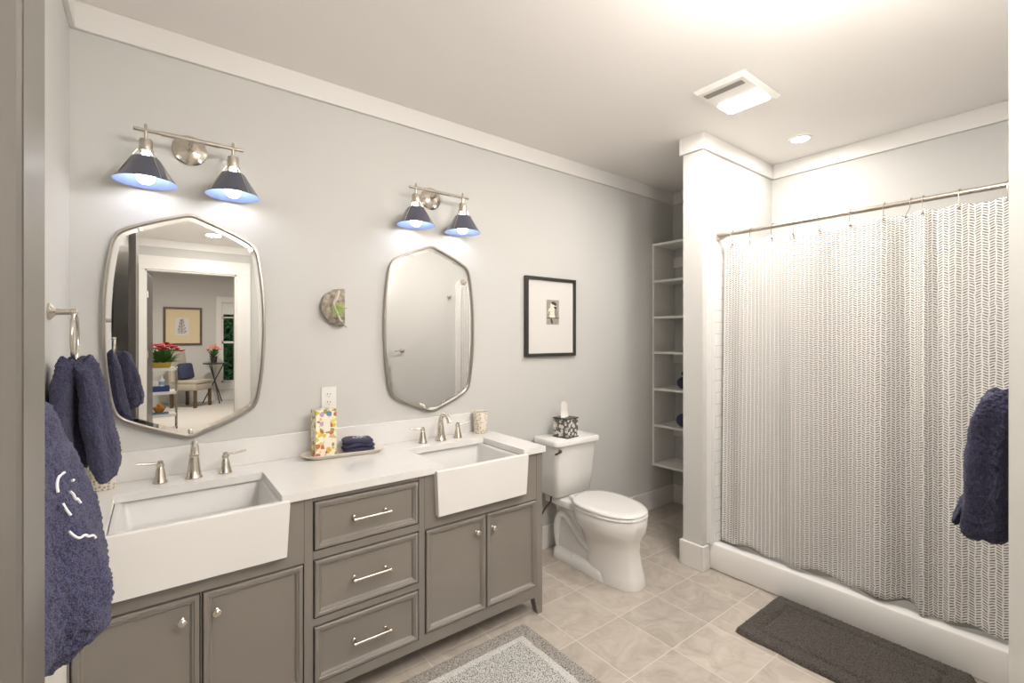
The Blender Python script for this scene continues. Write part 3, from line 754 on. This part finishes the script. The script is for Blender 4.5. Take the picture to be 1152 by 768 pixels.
bw.loft([sq(.352, TX-.115, TX+.115, 2.08, 2.43, .05), sq(.362, TX-.128, TX+.128, 2.06, 2.44, .05), sq(.400, TX-.128, TX+.128, 2.06, 2.44, .05), sq(.407, TX-.122, TX+.122, 2.07, 2.435, .045)])
for s in (-1, 1):
    xo = TX+s*.066
    path = [(xo, 2.33, .075), (xo+s*.012, 2.34, .17), (xo+s*.018, 2.325, .26), (xo+s*.018, 2.275, .315), (xo+s*.016, 2.215, .285), (xo+s*.014, 2.155, .215), (xo+s*.012, 2.09, .165), (xo+s*.005, 2.03, .145)]
    pp = []
    for i in range(len(path)-1):
        a, b = Vector(path[i]), Vector(path[i+1]); pp += [a, a.lerp(b, .5)]
    pp.append(Vector(path[-1]))
    for _ in range(2): pp = [pp[0]] + [(pp[i-1]+pp[i]*2+pp[i+1])/4 for i in range(1, len(pp)-1)] + [pp[-1]]
    bw.tube(pp, .028, 16)
bw.build('bowl', M['ceramic'], to, smooth=True, angle=50)
for s in (-1, 1): MB().ball((TX+s*.104, 2.16, .055), .014, (1, 1, 1.1)).build('bolt_cap', M['ceramic'], to, smooth=True)
st = MB(); st.loft([egg(.407, 2.185, 1.702, .181, 2.3), egg(.409, 2.19, 1.697, .186, 2.3), egg(.420, 2.19, 1.697, .186, 2.3), egg(.424, 2.188, 1.702, .182, 2.3)])
st.build('seat', M['ceramic'], to, smooth=True, angle=60)
ld = MB(); ld.loft([egg(.427, 2.185, 1.703, .180, 2.3), egg(.429, 2.19, 1.698, .185, 2.3), egg(.439, 2.19, 1.700, .184, 2.3), egg(.446, 2.185, 1.712, .174, 2.3), egg(.4485, 2.17, 1.75, .145, 2.3)])
ld.build('seat_lid', M['ceramic'], to, smooth=True, angle=60)
MB().box(TX-.085, TX+.085, 2.185, 2.222, .407, .435, .008).build('seat_hinge', M['ceramic'], to)
def bow(z, x0, x1, y0, y1, b, r=.03):                          # plan with a bowed front
    P = sq(z, x0, x1, y0, y1, r); c = (x0+x1)/2; h = (x1-x0)/2
    return [(x, y-(b*(1-((x-c)/h)**2) if y < (y0+y1)/2 else 0), zz) for x, y, zz in P]
tk = MB(); tk.loft([bow(.415, TX-.155, TX+.155, 2.265, 2.435, .02), bow(.425, TX-.165, TX+.165, 2.255, 2.44, .02), bow(.56, TX-.180, TX+.180, 2.240, 2.44, .022), bow(.764, TX-.195, TX+.195, 2.225, 2.44, .024)])
tk.build('tank', M['ceramic'], to, smooth=True, angle=50)
tl = MB(); tl.loft([bow(.764, TX-.199, TX+.199, 2.215, 2.446, .024), bow(.768, TX-.209, TX+.209, 2.205, 2.448, .026), bow(.793, TX-.209, TX+.209, 2.205, 2.448, .026), bow(.802, TX-.202, TX+.202, 2.212, 2.446, .025)])
tl.build('tank_lid', M['ceramic'], to, smooth=True, angle=50)
lv = MB().lathe([(.012, 0), (.012, -.008), (.008, -.012)], (TX-.165, 2.221, .735), 16, 'y').tube([(TX-.165, 2.208, .735), (TX-.19, 2.198, .735), (TX-.225, 2.196, .728)], [.006, .005, .007], 10)
lv.build('flush_lever', M['bronze'], to, smooth=True)
MB().tube([(TX-.130, 2.34, .42), (TX-.132, 2.345, .37), (TX-.15, 2.37, .33), (TX-.165, 2.40, .27), (TX-.165, 2.43, .22), (TX-.165, VW-.001, .205)], .006, 10).lathe([(.02, 0), (.02, -.006), (.008, -.010), (.008, -.03)], (TX-.165, VW, .205), 16, 'y').build('supply_line', M['bronze'], to, smooth=True)

# tissue box
tb = thing('tissue_box', 'grey leaf patterned square tissue box standing on the toilet tank', 'tissue box', (2.232, 2.30, .802))
tbm = Matrix.Translation((2.232, 2.305, .802)) @ Matrix.Rotation(math.radians(8), 4, 'Z')
t_ = MB().box(-.060, .060, -.060, .060, .006, .128, .002); t_.xform(tbm).build('cover', M['toile'], tb)
for za in (0, .124): MB().box(-.063, .063, -.063, .063, za, za+.008, .002).xform(tbm).build('rim', M['black'], tb)
tp = MB(); n = 14; rings = []
for j in range(12):
    k = j/11; wd = .040*(1-.25*k) if k < .8 else .040*(.8-(k-.8)*2.0)
    ring = []
    for i in range(n):
        a = 2*PI*i/n
        ring.append((-.008-.022*k*k + wd*math.cos(a)*(1+.1*math.sin(3*a+4*k)), .010*math.sin(a)*(1+.5*math.sin(2*a+3*k)) + .006*math.sin(4*k), .128+.112*k))
    rings.append(ring)
tp.loft(rings).xform(tbm).build('tissue', M['tissue'], tb, smooth=True, angle=80)

# ------------------------------------------------------------------ closet shelving
SX0, SX1, SY0, SY1 = 3.415, FW-.002, PY1+.018, VW-.002
SHZ = (2.262, 1.947, 1.637, 1.336, 1.024, .713, .378)
cs = thing('closet_shelving', 'tall white open shelf unit fixed in the niche beside the shower partition', 'shelf unit', (3.56, 2.1, .378))
for y0 in (SY0, SY1-.018):
    sp = MB().box(SX0, SX1, y0, y0+.018, .372, 2.282); sp.build('side_panel', M['white'], cs)
ho = MB()
for z in [.45+.032*i for i in range(56)]:
    for x in (SX0+.035, SX0+.25): ho.lathe([(.0026, -.0004), (.0026, .0002)], (x, SY1-.018, z), 8, 'y')
tag(ho.build('pin_holes', M['bird_grey'], [o for o in kids(cs)][1]), None, None, kind='stuff')
for z in SHZ: MB().box(SX0, SX1, SY0+.018, SY1-.018, z, z+.019, .001).build('shelf', M['white'], cs)
for z in (2.10, 1.25, .60): MB().box(SX1-.018, SX1, SY0+.018, SY1-.018, z, z+.09).build('cleat', M['white'], cs)
def roll(x, y, z, r, L, lab, rot=0):
    mb = MB(); prof = []; N = 26
    rings = []
    for j in range(25):
        u = -1+2*j/24; k = max(0, 1-abs(u)**7*.55)
        rings.append([(x+L/2*u, y + r*k*1.12*math.cos(2*PI*i/N)*(1+.05*noise.noise((u*3, i*.6, r*40))), z + .0015 + r*.88 + r*.88*k*math.sin(2*PI*i/N)*(1+.05*noise.noise((u*3+5, i*.6, r*40)))) for i in range(N)])
    mb.loft(rings)
    o = mb.build('rolled_towel', M['towel'], loc=(x, y, z), smooth=True, angle=70); tag(o, lab, 'towel', 'rolled navy towels in the closet'); return o
roll(3.55, 2.190, 1.043, .062, .22, 'thick rolled navy towel on the higher of two towel shelves in the closet niche')
roll(3.55, 2.185, 1.043+.109, .028, .20, 'small rolled dark washcloth lying on top of a thick rolled towel in the closet niche')
roll(3.55, 2.190, .732, .066, .24, 'thick rolled navy towel alone on the lower towel shelf in the closet niche')

# ------------------------------------------------------------------ ceiling fixtures
fx = thing('exhaust_fan_light', 'square white exhaust fan with a bright light lens on the ceiling', 'ceiling light', (2.46, 1.23, CEIL))
MB().loft([[(x, y, z) for x, y in ((2.262+i, 1.105+i), (2.655-i, 1.105+i), (2.655-i, 1.372-i), (2.262+i, 1.372-i))] for i, z in ((0, CEIL-.0005), (0, CEIL-.008), (.014, CEIL-.024))]).build('housing', M['plastic'], fx)
sl = MB()
for i in range(26): sl.box(2.300, 2.345, 1.140+.0078*i, 1.1435+.0078*i, CEIL-.0262, CEIL-.0235)
sl.build('grille', M['bird_grey'], fx)
MB().loft([[(px+2.53, py+1.240, z) for px, py in rounded(a, b, .02)] for a, b, z in ((.072, .112, CEIL-.0238), (.070, .110, CEIL-.030), (.05, .09, CEIL-.033))]).build('light_lens', M['panel'], fx, smooth=True)
def downlight(x, y, r, z, lab):
    d = thing('downlight', lab, 'ceiling light', (x, y, z))
    MB().lathe([(r+.016, -.0003), (r+.015, -.005), (r, -.006), (r, -.002)], (x, y, z), 32, cap=False).build('trim_ring', M['plastic'], d, smooth=True)
    MB().lathe([(r, -.001), (r, -.004), (.001, -.0045)], (x, y, z), 32).build('lens', M['panel'], d)
downlight(3.346, 1.27, .052, CEIL, 'small round recessed light in the ceiling over the shower')
downlight(.60, -2.10, .075, CEIL, 'added round fill light in the passage ceiling near the bedroom doorway')  # unseen passage light added for fill
for gx, gy_, lab in ((1.5, .38, 'added white fill globe under the bathroom ceiling close to the hook wall'), (1.0, -.28, 'added white fill globe under the passage ceiling on the way to the bedroom')):  # both globes added out of frame to even out the light
    gl = thing('fill_globe_lamp', lab, 'ceiling light', (gx, gy_, CEIL), 'added fill globes under the ceiling')
    MB().lathe([(.06, -.0005), (.058, -.02), (.02, -.028), (.012, -.034), (.012, -.13), (.04, -.14), (.04, -.16)], (gx, gy_, CEIL), 28).build('canopy', M['nickel'], gl, smooth=True)
    MB().ball((gx, gy_, 2.52), .108, seg=32).build('globe', M['globe' if gy_ > 0 else 'globe_hall'], gl, smooth=True)
bl = thing('bedroom_fill_lamp', 'added round white fill lamp on the bedroom ceiling', 'ceiling light', (.6, -5.2, BC))  # unseen fixture added to light the reflected bedroom
MB().lathe([(.22, 0), (.22, -.02), (.18, -.02)], (.6, -5.2, BC), 40).build('lamp_base', M['plastic'], bl)
MB().lathe([(.20, -.02), (.20, -.04), (.12, -.055), (.001, -.06)], (.6, -5.2, BC), 40).build('diffuser', M['panel'], bl, smooth=True)

# ------------------------------------------------------------------ grey door leaf at the left edge
dl = thing('dark_grey_door', 'dark grey panelled door leaf standing open at the left edge', 'door', (-.118, .36, .01))
X0, X1, YA, YB, ZT = -.138, -.098, -.03, .742, 2.20
st_, rc = .108, .012
m_ = MB()
m_.box(X0, X1, YA, YA+st_, .01, ZT).box(X0, X1, YB-st_, YB, .01, ZT)
for z0, z1 in ((.01, .22), (.95, 1.06), (ZT-.12, ZT)): m_.box(X0, X1, YA+st_, YB-st_, z0, z1)
m_.build('door_frame', M['door'], dl)
for za, zb_ in ((.22, .95), (1.06, ZT-.12)):
    def pr4(d, x): return [(x, YA+st_-.0005+d, za-.0005+d), (x, YB-st_+.0005-d, za-.0005+d), (x, YB-st_+.0005-d, zb_+.0005-d), (x, YA+st_-.0005+d, zb_+.0005-d)]
    MB().loft([pr4(.052, X0+.012), pr4(.05, X0+.014), pr4(.006, X0+.004), pr4(0, X0+.004), pr4(0, X1-.001), pr4(.006, X1-.004), pr4(.050, X1-.017), pr4(.054, X1-.014)]).build('door_panel', M['door'], dl)
struct('trim_8', MB().box(LW, -.10, -.10, -.035, 0, ZT+.02, .003), M['trim'])
# bedroom door leaf opened into the bedroom
bd = thing('bedroom_door', 'dark grey bedroom door leaf standing open, seen in the left mirror', 'door', (DL+.02, DW-.12, .01))
bm_ = Matrix.Translation((DL+.022, DW-.125, 0)) @ Matrix.Rotation(math.radians(4.2), 4, 'Z')
MB().box(-.04, 0, -.80, 0, .01, DH-.03, .003).xform(bm_).build('leaf', M['door'], bd)
hg = MB()
for z in (.25, 1.25, 2.05): hg.tube([(.006, .0, z-.045), (.006, .0, z+.045)], .007, 10).box(-.002, .001, -.03, 0, z-.045, z+.045)
hg.xform(bm_).build('hinge', M['chrome'], bd)

# ------------------------------------------------------------------ towel rings and hanging towels
def towel_ring(y, z, lab):
    root = thing('towel_ring', lab, 'towel ring', (LW, y, z), 'towel rings on the left wall'); xp = -.197
    MB().lathe([(.026, .0005), (.026, .006), (.018, .012), (.010, .018), (.0085, .05), (.0105, .052), (.0105, .066), (.004, .069)], (LW, y, z), 24, 'x').build('post', M['nickel'], root, smooth=True)
    MB().ring((xp, y, z-.078), .074, .0048, 'x', 40, 10).build('ring', M['nickel'], root, smooth=True)
towel_ring(2.0, 1.558, 'brushed nickel towel ring on the left wall beside the left mirror')
towel_ring(.98, 1.470, 'brushed nickel towel ring on the left wall just beyond the dark grey door')

def bumpy(o, amp, sc, seed=0):
    for v in o.data.vertices:
        v.co += v.normal*amp*noise.noise(v.co*sc + Vector((seed, 0, 0)))
def panel_towel(mb, prof, N=46):
    """prof: rows of (z, cx, cy, half x, half y, phase) -> soft closed lobe"""
    rings = []; rows = []
    for a, b in zip(prof, prof[1:]):
        for k in range(6): rows.append([p*(1-k/6)+q*k/6 for p, q in zip(a, b)])
    rows.append(list(prof[-1]))
    for z, cx, cy, hx, hy, ph in rows:
        ring = []
        for i in range(N):
            a = 2*PI*i/N; c_, s_ = math.cos(a), math.sin(a)
            w = 1 + .10*math.sin(3*a+ph) + .06*math.sin(5*a+ph*1.7)
            ring.append((cx+hx*w*math.copysign(abs(c_)**.8, c_), cy+hy*w*math.copysign(abs(s_)**.8, s_), z + .008*math.sin(2*a+ph)))
        rings.append(ring)
    mb.loft(rings)
pile_tex = bpy.data.textures.new('terry_loops', 'CLOUDS'); pile_tex.noise_scale = .007; pile_tex.noise_depth = 1
def finish(o, lv=2):
    for v in o.data.vertices:                                  # soft vertical folds
        v.co += v.normal*.011*noise.noise((v.co.x*24, v.co.y*24, v.co.z*5+o.location.y))
    md = o.modifiers.new('sub', 'SUBSURF'); md.levels = lv; md.render_levels = lv
    dp = o.modifiers.new('loops', 'DISPLACE'); dp.texture = pile_tex; dp.texture_coords = 'LOCAL'; dp.strength = .008; dp.mid_level = .5
t1 = MB()
panel_towel(t1, [(1.395, -.206, 2.0, .010, .030, 0), (1.412, -.204, 2.0, .024, .05, 0), (1.385, -.212, 2.0, .028, .068, .2), (1.32, -.220, 2.0, .028, .085, .5), (1.2, -.221, 1.995, .026, .10, .8), (1.05, -.222, 1.99, .026, .11, 1.0), (1.028, -.222, 1.99, .018, .10, 1.0), (1.030, -.222, 1.99, .005, .03, 1)])
panel_towel(t1, [(1.395, -.187, 2.0, .010, .030, 1), (1.412, -.185, 2.0, .024, .05, 1), (1.385, -.175, 2.0, .030, .068, 1.1), (1.32, -.160, 2.0, .030, .082, 1.2), (1.2, -.143, 2.0, .031, .095, 1.3), (1.06, -.124, 2.0, .032, .105, 1.4), (1.036, -.122, 2.0, .026, .10, 1.4), (1.034, -.122, 2.0, .008, .03, 1.4)])
panel_towel(t1, [(1.39, -.197, 2.02, .010, .03, 1), (1.37, -.197, 2.03, .025, .04, 1), (1.2, -.190, 2.04, .03, .05, 1.4), (1.08, -.18, 2.04, .035, .06, 1.8), (1.06, -.18, 2.04, .01, .03, 1.8)])
o = t1.build('hand_towel', M['towel'], loc=(-.19, 2.0, 1.03), smooth=True, angle=180); bumpy(o, .006, 22, 1); finish(o)
tag(o, 'navy hand towel hanging in the ring beside the left mirror, above the spotted tumbler', 'towel', 'navy hand towels')
t2 = MB()
panel_towel(t2, [(1.372, -.190, .97, .012, .03, 0), (1.385, -.188, .97, .035, .06, 0), (1.37, -.183, .97, .055, .085, .3), (1.31, -.178, .97, .068, .10, .5), (1.22, -.166, .965, .079, .108, .8), (1.14, -.155, .96, .087, .112, 1.0), (1.08, -.150, .96, .090, .112, 1.2), (1.04, -.153, .96, .086, .11, 1.3), (1.018, -.160, .96, .074, .10, 1.4), (1.008, -.166, .96, .05, .08, 1.4), (1.005, -.170, .96, .02, .04, 1.4)])
o2 = t2.build('hand_towel', M['towel'], loc=(-.15, .97, 1.0), smooth=True, angle=180); bumpy(o2, .006, 24, 4); finish(o2)
tag(o2, 'large navy towel with white embroidery hanging just beyond the dark grey door', 'towel', 'navy hand towels')
# right towel on the hook wall
TRX = 1.80
hkp = MB().lathe([(.022, .0005), (.022, .006), (.009, .010), (.008, .03), (.011, .034), (.003, .036)], (TRX, HW, 1.300), 20, 'y')
tag(hkp.build('towel_hook', M['nickel'], loc=(TRX, HW, 1.300), smooth=True), 'nickel peg behind the top of the navy towel at the right edge', 'hook')
t3 = MB()
panel_towel(t3, [(1.318, TRX, .190, .02, .012, 0), (1.333, TRX, .190, .05, .024, 0), (1.318, TRX, .198, .07, .034, .3), (1.27, TRX, .206, .09, .040, .6), (1.16, TRX, .212, .105, .042, .8), (1.03, TRX, .217, .115, .046, 1.0), (.97, TRX, .220, .115, .046, 1.1), (.945, TRX, .220, .10, .036, 1.1), (.940, TRX, .22, .04, .01, 1.1)])
panel_towel(t3, [(1.06, TRX-.02, .245, .02, .01, 0), (1.03, TRX-.02, .252, .06, .02, .3), (.985, TRX-.02, .262, .07, .022, .8), (.97, TRX-.02, .264, .04, .012, .8)])
o3 = t3.build('hand_towel', M['towel'], loc=(TRX, .2, .91), smooth=True, angle=180); bumpy(o3, .005, 22, 9); finish(o3)
tag(o3, 'navy towel hanging in front of the patterned curtain at the right edge', 'towel', 'navy hand towels')
# hooks seen in the right mirror
def wall_hook(x, z, L, lab):
    h = thing('robe_hook', lab, 'hook', (x, HW, z), 'nickel hooks on the wall seen in the right mirror')
    MB().lathe([(.024, .0005), (.024, .006), (.012, .010), (.010, .045)], (x, HW, z), 20, 'y').build('rose', M['nickel2'], h, smooth=True)
    MB().tube([(x+.005, HW+.04, z), (x-L, HW+.045, z-.003)], .007, 10).build('peg', M['nickel2'], h, smooth=True)
wall_hook(2.135, 1.335, .095, 'nickel bar hook low on the wall, reflected at the left side of the right mirror')
wall_hook(2.715, 1.945, .03, 'small nickel hook high on the wall, reflected in the upper part of the right mirror')

# ------------------------------------------------------------------ floor textiles
def pile(name, x0, x1, y0, y1, hgt, prof, matsel, mats, step, r, amp, lab, cat):
    mb = MB(); nx, ny = int((x1-x0)/step), int((y1-y0)/step); g = []
    for j in range(ny+1):
        row = []
        for i in range(nx+1):
            x, y = x0+(x1-x0)*i/nx, y0+(y1-y0)*j/ny
            ex, ey = min(x-x0, x1-x), min(y-y0, y1-y)
            d = min(ex, ey)
            if ex < r and ey < r: d = r-math.hypot(r-ex, r-ey)
            if d < 0:                                          # pull rounded corners in
                cx, cy = (x0+r if x < (x0+x1)/2 else x1-r), (y0+r if y < (y0+y1)/2 else y1-r)
                k = r/math.hypot(x-cx, y-cy); x, y = cx+(x-cx)*k, cy+(y-cy)*k; d = 0
            e = min(1, d/.018); z = hgt*math.sqrt(max(0, 1-(1-e)**2)) * prof(d) + (amp*random.random() if e > .2 else 0)
            wob = .003*math.sin(x*31)+.003*math.sin(y*27) if d < .002 else 0
            row.append((mb.bm.verts.new((x+wob*(1 if ex < ey else 0), y+wob*(1 if ey <= ex else 0), max(.001, z))), d, x, y))
        g.append(row)
    for j in range(ny):
        for i in range(nx):
            q = g[j][i]; mb.mi = matsel(q[1], q[2], q[3]); mb.face([g[j][i][0], g[j][i+1][0], g[j+1][i+1][0], g[j+1][i][0]])
    o = mb.build(name, mats, loc=((x0+x1)/2, (y0+y1)/2, 0), smooth=True, angle=180); return tag(o, lab, cat)
def rugsel(d, x, y):
    d += .006*noise.noise((x*14, y*14, 3))
    return 0 if d < .083 else (1 if d < .115 else 2)
pile('vanity_rug', .50, 1.515, 1.22, 1.868, .012, lambda d: 1.0 if d < .08 or d > .118 else 1.25, rugsel, [M['rug_dark'], M['rug_light'], M['rug_mid']], .0042, .03, .004, 'grey speckled rug with an ivory inner stripe in front of the vanity', 'rug')
def matp(d): return 1.0 - .75*math.exp(-((d-.085)/.009)**2)
pile('bath_mat', 2.309, 2.808, .378, 1.178, .022, matp, lambda d, x, y: 0, [M['mat_pile']], .0042, .02, .0065, 'charcoal plush bath mat on the tiles in front of the shower curb', 'bath mat')
# monogram strokes on the near towel
def on_towel(pts, r=.0028):
    dg = bpy.context.evaluated_depsgraph_get(); ev = o2.evaluated_get(dg); out = []
    for (u, v) in pts:
        f = 525.; th = YAW
        d = Vector((math.cos(th)+math.sin(th)*(u-576)/f, math.sin(th)-math.cos(th)*(u-576)/f, (379-v)/f)).normalized()
        hit, p, nn, _ = ev.ray_cast(Vector((0, 0, CAM_H))-o2.location, d)
        if hit: out.append(p + o2.location + nn*.001)
    return out
strokes = [[(72, 531), (66, 535), (63, 545), (65, 554)], [(80, 541), (82, 540)], [(78, 553), (82, 556), (84, 563), (86, 560), (90, 566)],
           [(77, 598), (82, 603), (89, 606), (95, 601), (99, 604), (104, 602), (107, 605)], [(70, 566), (74, 574), (79, 580)]]
mg = MB()
for s_ in strokes:
    q = on_towel(s_)
    if len(q) > 1:
        for _ in range(2): q = [q[0]] + [p for a, b in zip(q, q[1:]) for p in (a*.75+b*.25, a*.25+b*.75)] + [q[-1]]
        mg.tube(q, .0019, 6)
if len(mg.bm.verts): mg.build('embroidery', M['thread'], o2, smooth=True)

# ------------------------------------------------------------------ bedroom, reflected in the left mirror
def T2y(t): return 2*VW - t
ba, yb_ = picture('botanical_picture', 'brown framed botanical print with a cream mat on the bedroom wall', .165, .885, 1.295, 2.150, BW, .045, M['brownwood'], mat('cream_mat', (.70, .58, .38), .8), facing=1)
# narrow paper plate and ink plant
MB().box(.375, .635, yb_-.001, yb_+.002, 1.52, 1.92).build('paper', M['mat_board'], ba)
ink = MB(); yi = yb_+.004
for i in range(9):
    k = i/8; z = 1.58+.28*k; hw = .085*(1-k*.7)
    ink.tube([(.505-hw, yi, z+.02+.03*(i % 2)), (.505-hw*.5, yi, z-.012), (.505, yi, z), (.505+hw*.5, yi, z-.012), (.505+hw, yi, z+.03*((i+1) % 2)+.01)], .0045, 6)
ink.tube([(.505, yi, 1.56), (.505, yi, 1.88)], .004, 6)
ink.build('ink_plant', M['black'], ba)
# chair
cy, cx = T2y(12.1), .62
CM = Matrix.Translation((cx, cy, 0)) @ Matrix.Rotation(math.radians(-52), 4, 'Z')
ch = thing('slipper_chair', 'beige upholstered chair with wooden legs beside the tripod side table', 'chair', (cx, cy, 0))
MB().box(-.27, .27, -.26, .30, .36, .50, .03).box(-.26, .26, -.25, .31, .495, .575, .03).xform(CM).build('seat', M['linen'], ch, smooth=True)
MB().loft([[(x, -.24+y-.10*k, z) for x, y in rounded(.26*(1-.12*k), .055, .04)] for k, z in ((0, .40), (.1, .6), (.5, .9), (.8, 1.12), (.9, 1.19), (.6, 1.21))]).xform(CM).build('backrest', M['linen'], ch, smooth=True)
for sx in (-1, 1):
    for sy in (-.23, .26): MB().box(sx*.23-.025, sx*.23+.025, sy-.025, sy+.025, 0, .37, .004).xform(CM).build('leg', M['brownwood'], ch)
tag(MB().box(-.19, .19, -.06, .06, -.17, .17, .05).xform(CM @ Matrix.Translation((0, -.10, .755)) @ Matrix.Rotation(.20, 4, 'X')).build('cushion', M['navyfab'], loc=(cx-.1, cy-.05, .75), smooth=True), 'navy cushion propped against the back of the beige chair', 'cushion')
# tripod table with flower pot
ty_, tx_ = T2y(12.45), 1.09
tt = thing('tripod_table', 'small black tripod side table near the bedroom window', 'table', (tx_, ty_, 0))
MB().lathe([(.23, .875), (.23, .90), (.22, .902)], (tx_, ty_, 0), 32).build('table_top', M['black'], tt)
for k in range(3):
    a = 2*PI*k/3+.2
    MB().tube([(tx_+.17*math.cos(a), ty_+.17*math.sin(a), .875), (tx_-.23*math.cos(a), ty_-.23*math.sin(a), .008)], .012, 8).build('leg', M['black'], tt)
def flowers(mb_leaf, mb_pet, c, r, h, nl, nf, pr_, seed):
    rnd = random.Random(seed)
    for i in range(nl):
        a = rnd.uniform(0, 2*PI); q = rnd.uniform(.2, 1)*r; e = Vector((c[0]+q*math.cos(a), c[1]+q*math.sin(a), c[2]+rnd.uniform(.1, .75)*h)); b = Vector(c)
        m = b.lerp(e, .6); sd = Vector((-math.sin(a), math.cos(a), .2))*r*.13
        mb_leaf.loft([[b-sd*.1, b+sd*.1, b+Vector((0, 0, .004))], [m-sd, m+sd, m+Vector((0, 0, .008))], [e-sd*.05, e+sd*.05, e+Vector((0, 0, .002))]])
    for i in range(nf):
        a = rnd.uniform(0, 2*PI); q = math.sqrt(rnd.random())*r; p = Vector((c[0]+q*math.cos(a), c[1]+q*math.sin(a), c[2]+h*(1-.35*(q/r)**2)*rnd.uniform(.75, 1.0)))
        for k in range(5):
            b = 2*PI*k/5+a; d = Vector((math.cos(b), math.sin(b), .5))*pr_
            mb_pet.ball(p+d*.5, pr_*.55, (1, 1, .8), 6)
pf = thing('potted_flowers', 'coral flowers in a dark pot standing on the tripod side table', 'potted plant', (tx_-.02, ty_, .902))
MB().lathe([(.055, 0), (.075, .13), (.07, .135), (.066, .12), (.001, .119)], (tx_-.02, ty_, .902), 20).build('pot', M['black'], pf, smooth=True)
l_, p_ = MB(), MB(); flowers(l_, p_, (tx_-.02, ty_, 1.02), .15, .30, 70, 26, .026, 3)
l_.build('foliage', M['leaf'], pf); p_.build('blossoms', M['coral'], pf, smooth=True)
# serving cart
gy = T2y(9.4); gx0, gx1 = -.17, .30
kt = thing('serving_cart', 'white three tier serving cart just inside the bedroom doorway', 'cart', ((gx0+gx1)/2, gy, 0))
for z in (.95, .575, .22):
    MB().loft([[((gx0+gx1)/2+x, gy+y, zz) for x, y in rounded((gx1-gx0)/2+o_, .20+o_, .03)] for o_, zz in ((0, z), (.006, z+.045), (.002, z+.045), (-.004, z+.012), (-.1, z+.012))]).build('tray_shelf', M['white'], kt)
for x in (gx0+.01, gx1-.01):
    for y in (gy-.19, gy+.19):
        MB().tube([(x, y, .06), (x, y, 1.0)], .012, 10).build('post', M['nickel2'], kt, smooth=True)
        MB().lathe([(.03, -.01), (.03, .01)], (x, y, .031), 16, 'x').build('caster', M['black'], kt)
fb = thing('flower_basket', 'red flowers in a gold basket on the top tier of the white cart', 'flowers', (.10, gy+.03, .9635))
MB().loft([[(.10+x, gy+.03+y, z) for x, y in rounded(.13*s, .09*s, .03)] for s, z in ((.8, .9635), (1, 1.08), (.97, 1.08), (.9, 1.04), (.3, 1.04))]).build('basket', M['gold'], fb)
l_, p_ = MB(), MB(); flowers(l_, p_, (.11, gy+.03, 1.06), .26, .34, 150, 64, .031, 5)
l_.build('foliage', M['leaf'], fb); p_.build('blossoms', M['red'], fb, smooth=True)
tag(MB().lathe([(.04, 0), (.042, .06), (.02, .07), (.001, .07)], (-.115, gy+.06, .9635), 16).build('trinket_bowl', mat('pink_ceramic', (.35, .12, .12), .4), loc=(-.115, gy+.06, .962), smooth=True), 'small pink dish beside the gold flower basket on the cart', 'dish')
bb = MB().box(-.11, .20, gy-.10, gy+.14, .588, .70, .006).build('blue_bin', M['bluebox'], loc=(.045, gy, .588)); tag(bb, 'dark blue storage bin on the middle tier of the white cart', 'bin')
tag(MB().box(-.10, .06, gy+.02, gy+.08, .701, .79, .004).build('tissue_carton', M['tissue'], loc=(-.02, gy+.05, .701)), 'white carton lying on the dark blue bin on the cart', 'carton')
bo = thing('lotion_bottle', 'white lotion bottle with pale blue label on the dark blue bin', 'bottle', (.10, gy+.08, .701))
MB().lathe([(.036, 0), (.036, .10), (.018, .12), (.014, .14), (.014, .17), (.001, .17)], (.10, gy+.08, .701), 20).build('body', M['plastic'], bo, smooth=True)
MB().lathe([(.0365, .02), (.0365, .075)], (.10, gy+.08, .701), 20, cap=False).build('bottle_label', mat('pale_blue_label', (.2, .4, .65), .5), bo, smooth=True)
tag(MB().box(-.08, .19, gy-.06, gy+.14, .233, .275, .003).build('blue_book', mat('teal_book', (.10, .25, .42), .5), loc=(.05, gy, .233)), 'blue book lying flat on the lowest tier of the white cart', 'book')
fbw = thing('fruit_bowl', 'amber bowl of orange fruit standing on the blue book on the cart', 'bowl', (.07, gy+.04, .275))
MB().lathe([(.05, 0), (.055, .01), (.10, .09), (.097, .09), (.05, .016), (.001, .015)], (.07, gy+.04, .275), 24).build('bowl', mat('amber_glass', (.42, .22, .06), .3), fbw, smooth=True)
for k, (dx, dy, dz, lab) in enumerate(((-.034, 0, .068, 'orange fruit at the left side of the amber bowl'), (.036, .012, .068, 'orange fruit at the right side of the amber bowl'), (0, .0, .118, 'orange fruit on top of the others in the amber bowl'))):
    tag(MB().ball((.07+dx, gy+.04+dy, .275+dz), .034, seg=14).build('orange', M['orange'], loc=(.07+dx, gy+.04+dy, .275+dz), smooth=True), lab, 'fruit', 'oranges in the amber bowl')
# shrubs beyond the bedroom window
hb = MB(); rnd = random.Random(11)
for i in range(9000):
    x, z = rnd.uniform(.2, 3.4), rnd.uniform(.0, 3.0); y = BW - 1.1 - rnd.random()*.8
    s_ = rnd.uniform(.03, .075); a, b = rnd.uniform(0, PI), rnd.uniform(-1, 1)
    u = Vector((math.cos(a), math.sin(a)*.6, b)).normalized()*s_; v = u.cross(Vector((rnd.uniform(-1, 1), 1, rnd.uniform(-1, 1)))).normalized()*s_*.5
    c = Vector((x, y, z)); hb.face([hb.bm.verts.new(c-u), hb.bm.verts.new(c+v), hb.bm.verts.new(c+u), hb.bm.verts.new(c-v)])
hg_ = hb.build('garden_hedge', M['leaf'], loc=(1.6, BW-1.5, 0))
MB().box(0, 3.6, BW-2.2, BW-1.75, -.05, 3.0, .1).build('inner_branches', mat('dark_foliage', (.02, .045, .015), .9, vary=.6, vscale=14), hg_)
tag(hg_, 'dense green hedge outside the bedroom window', 'hedge')
struct('ground', MB().box(-4, 7, BW-6, BW-.1, -.2, -.05), mat('garden_soil', (.12, .10, .07), .9))
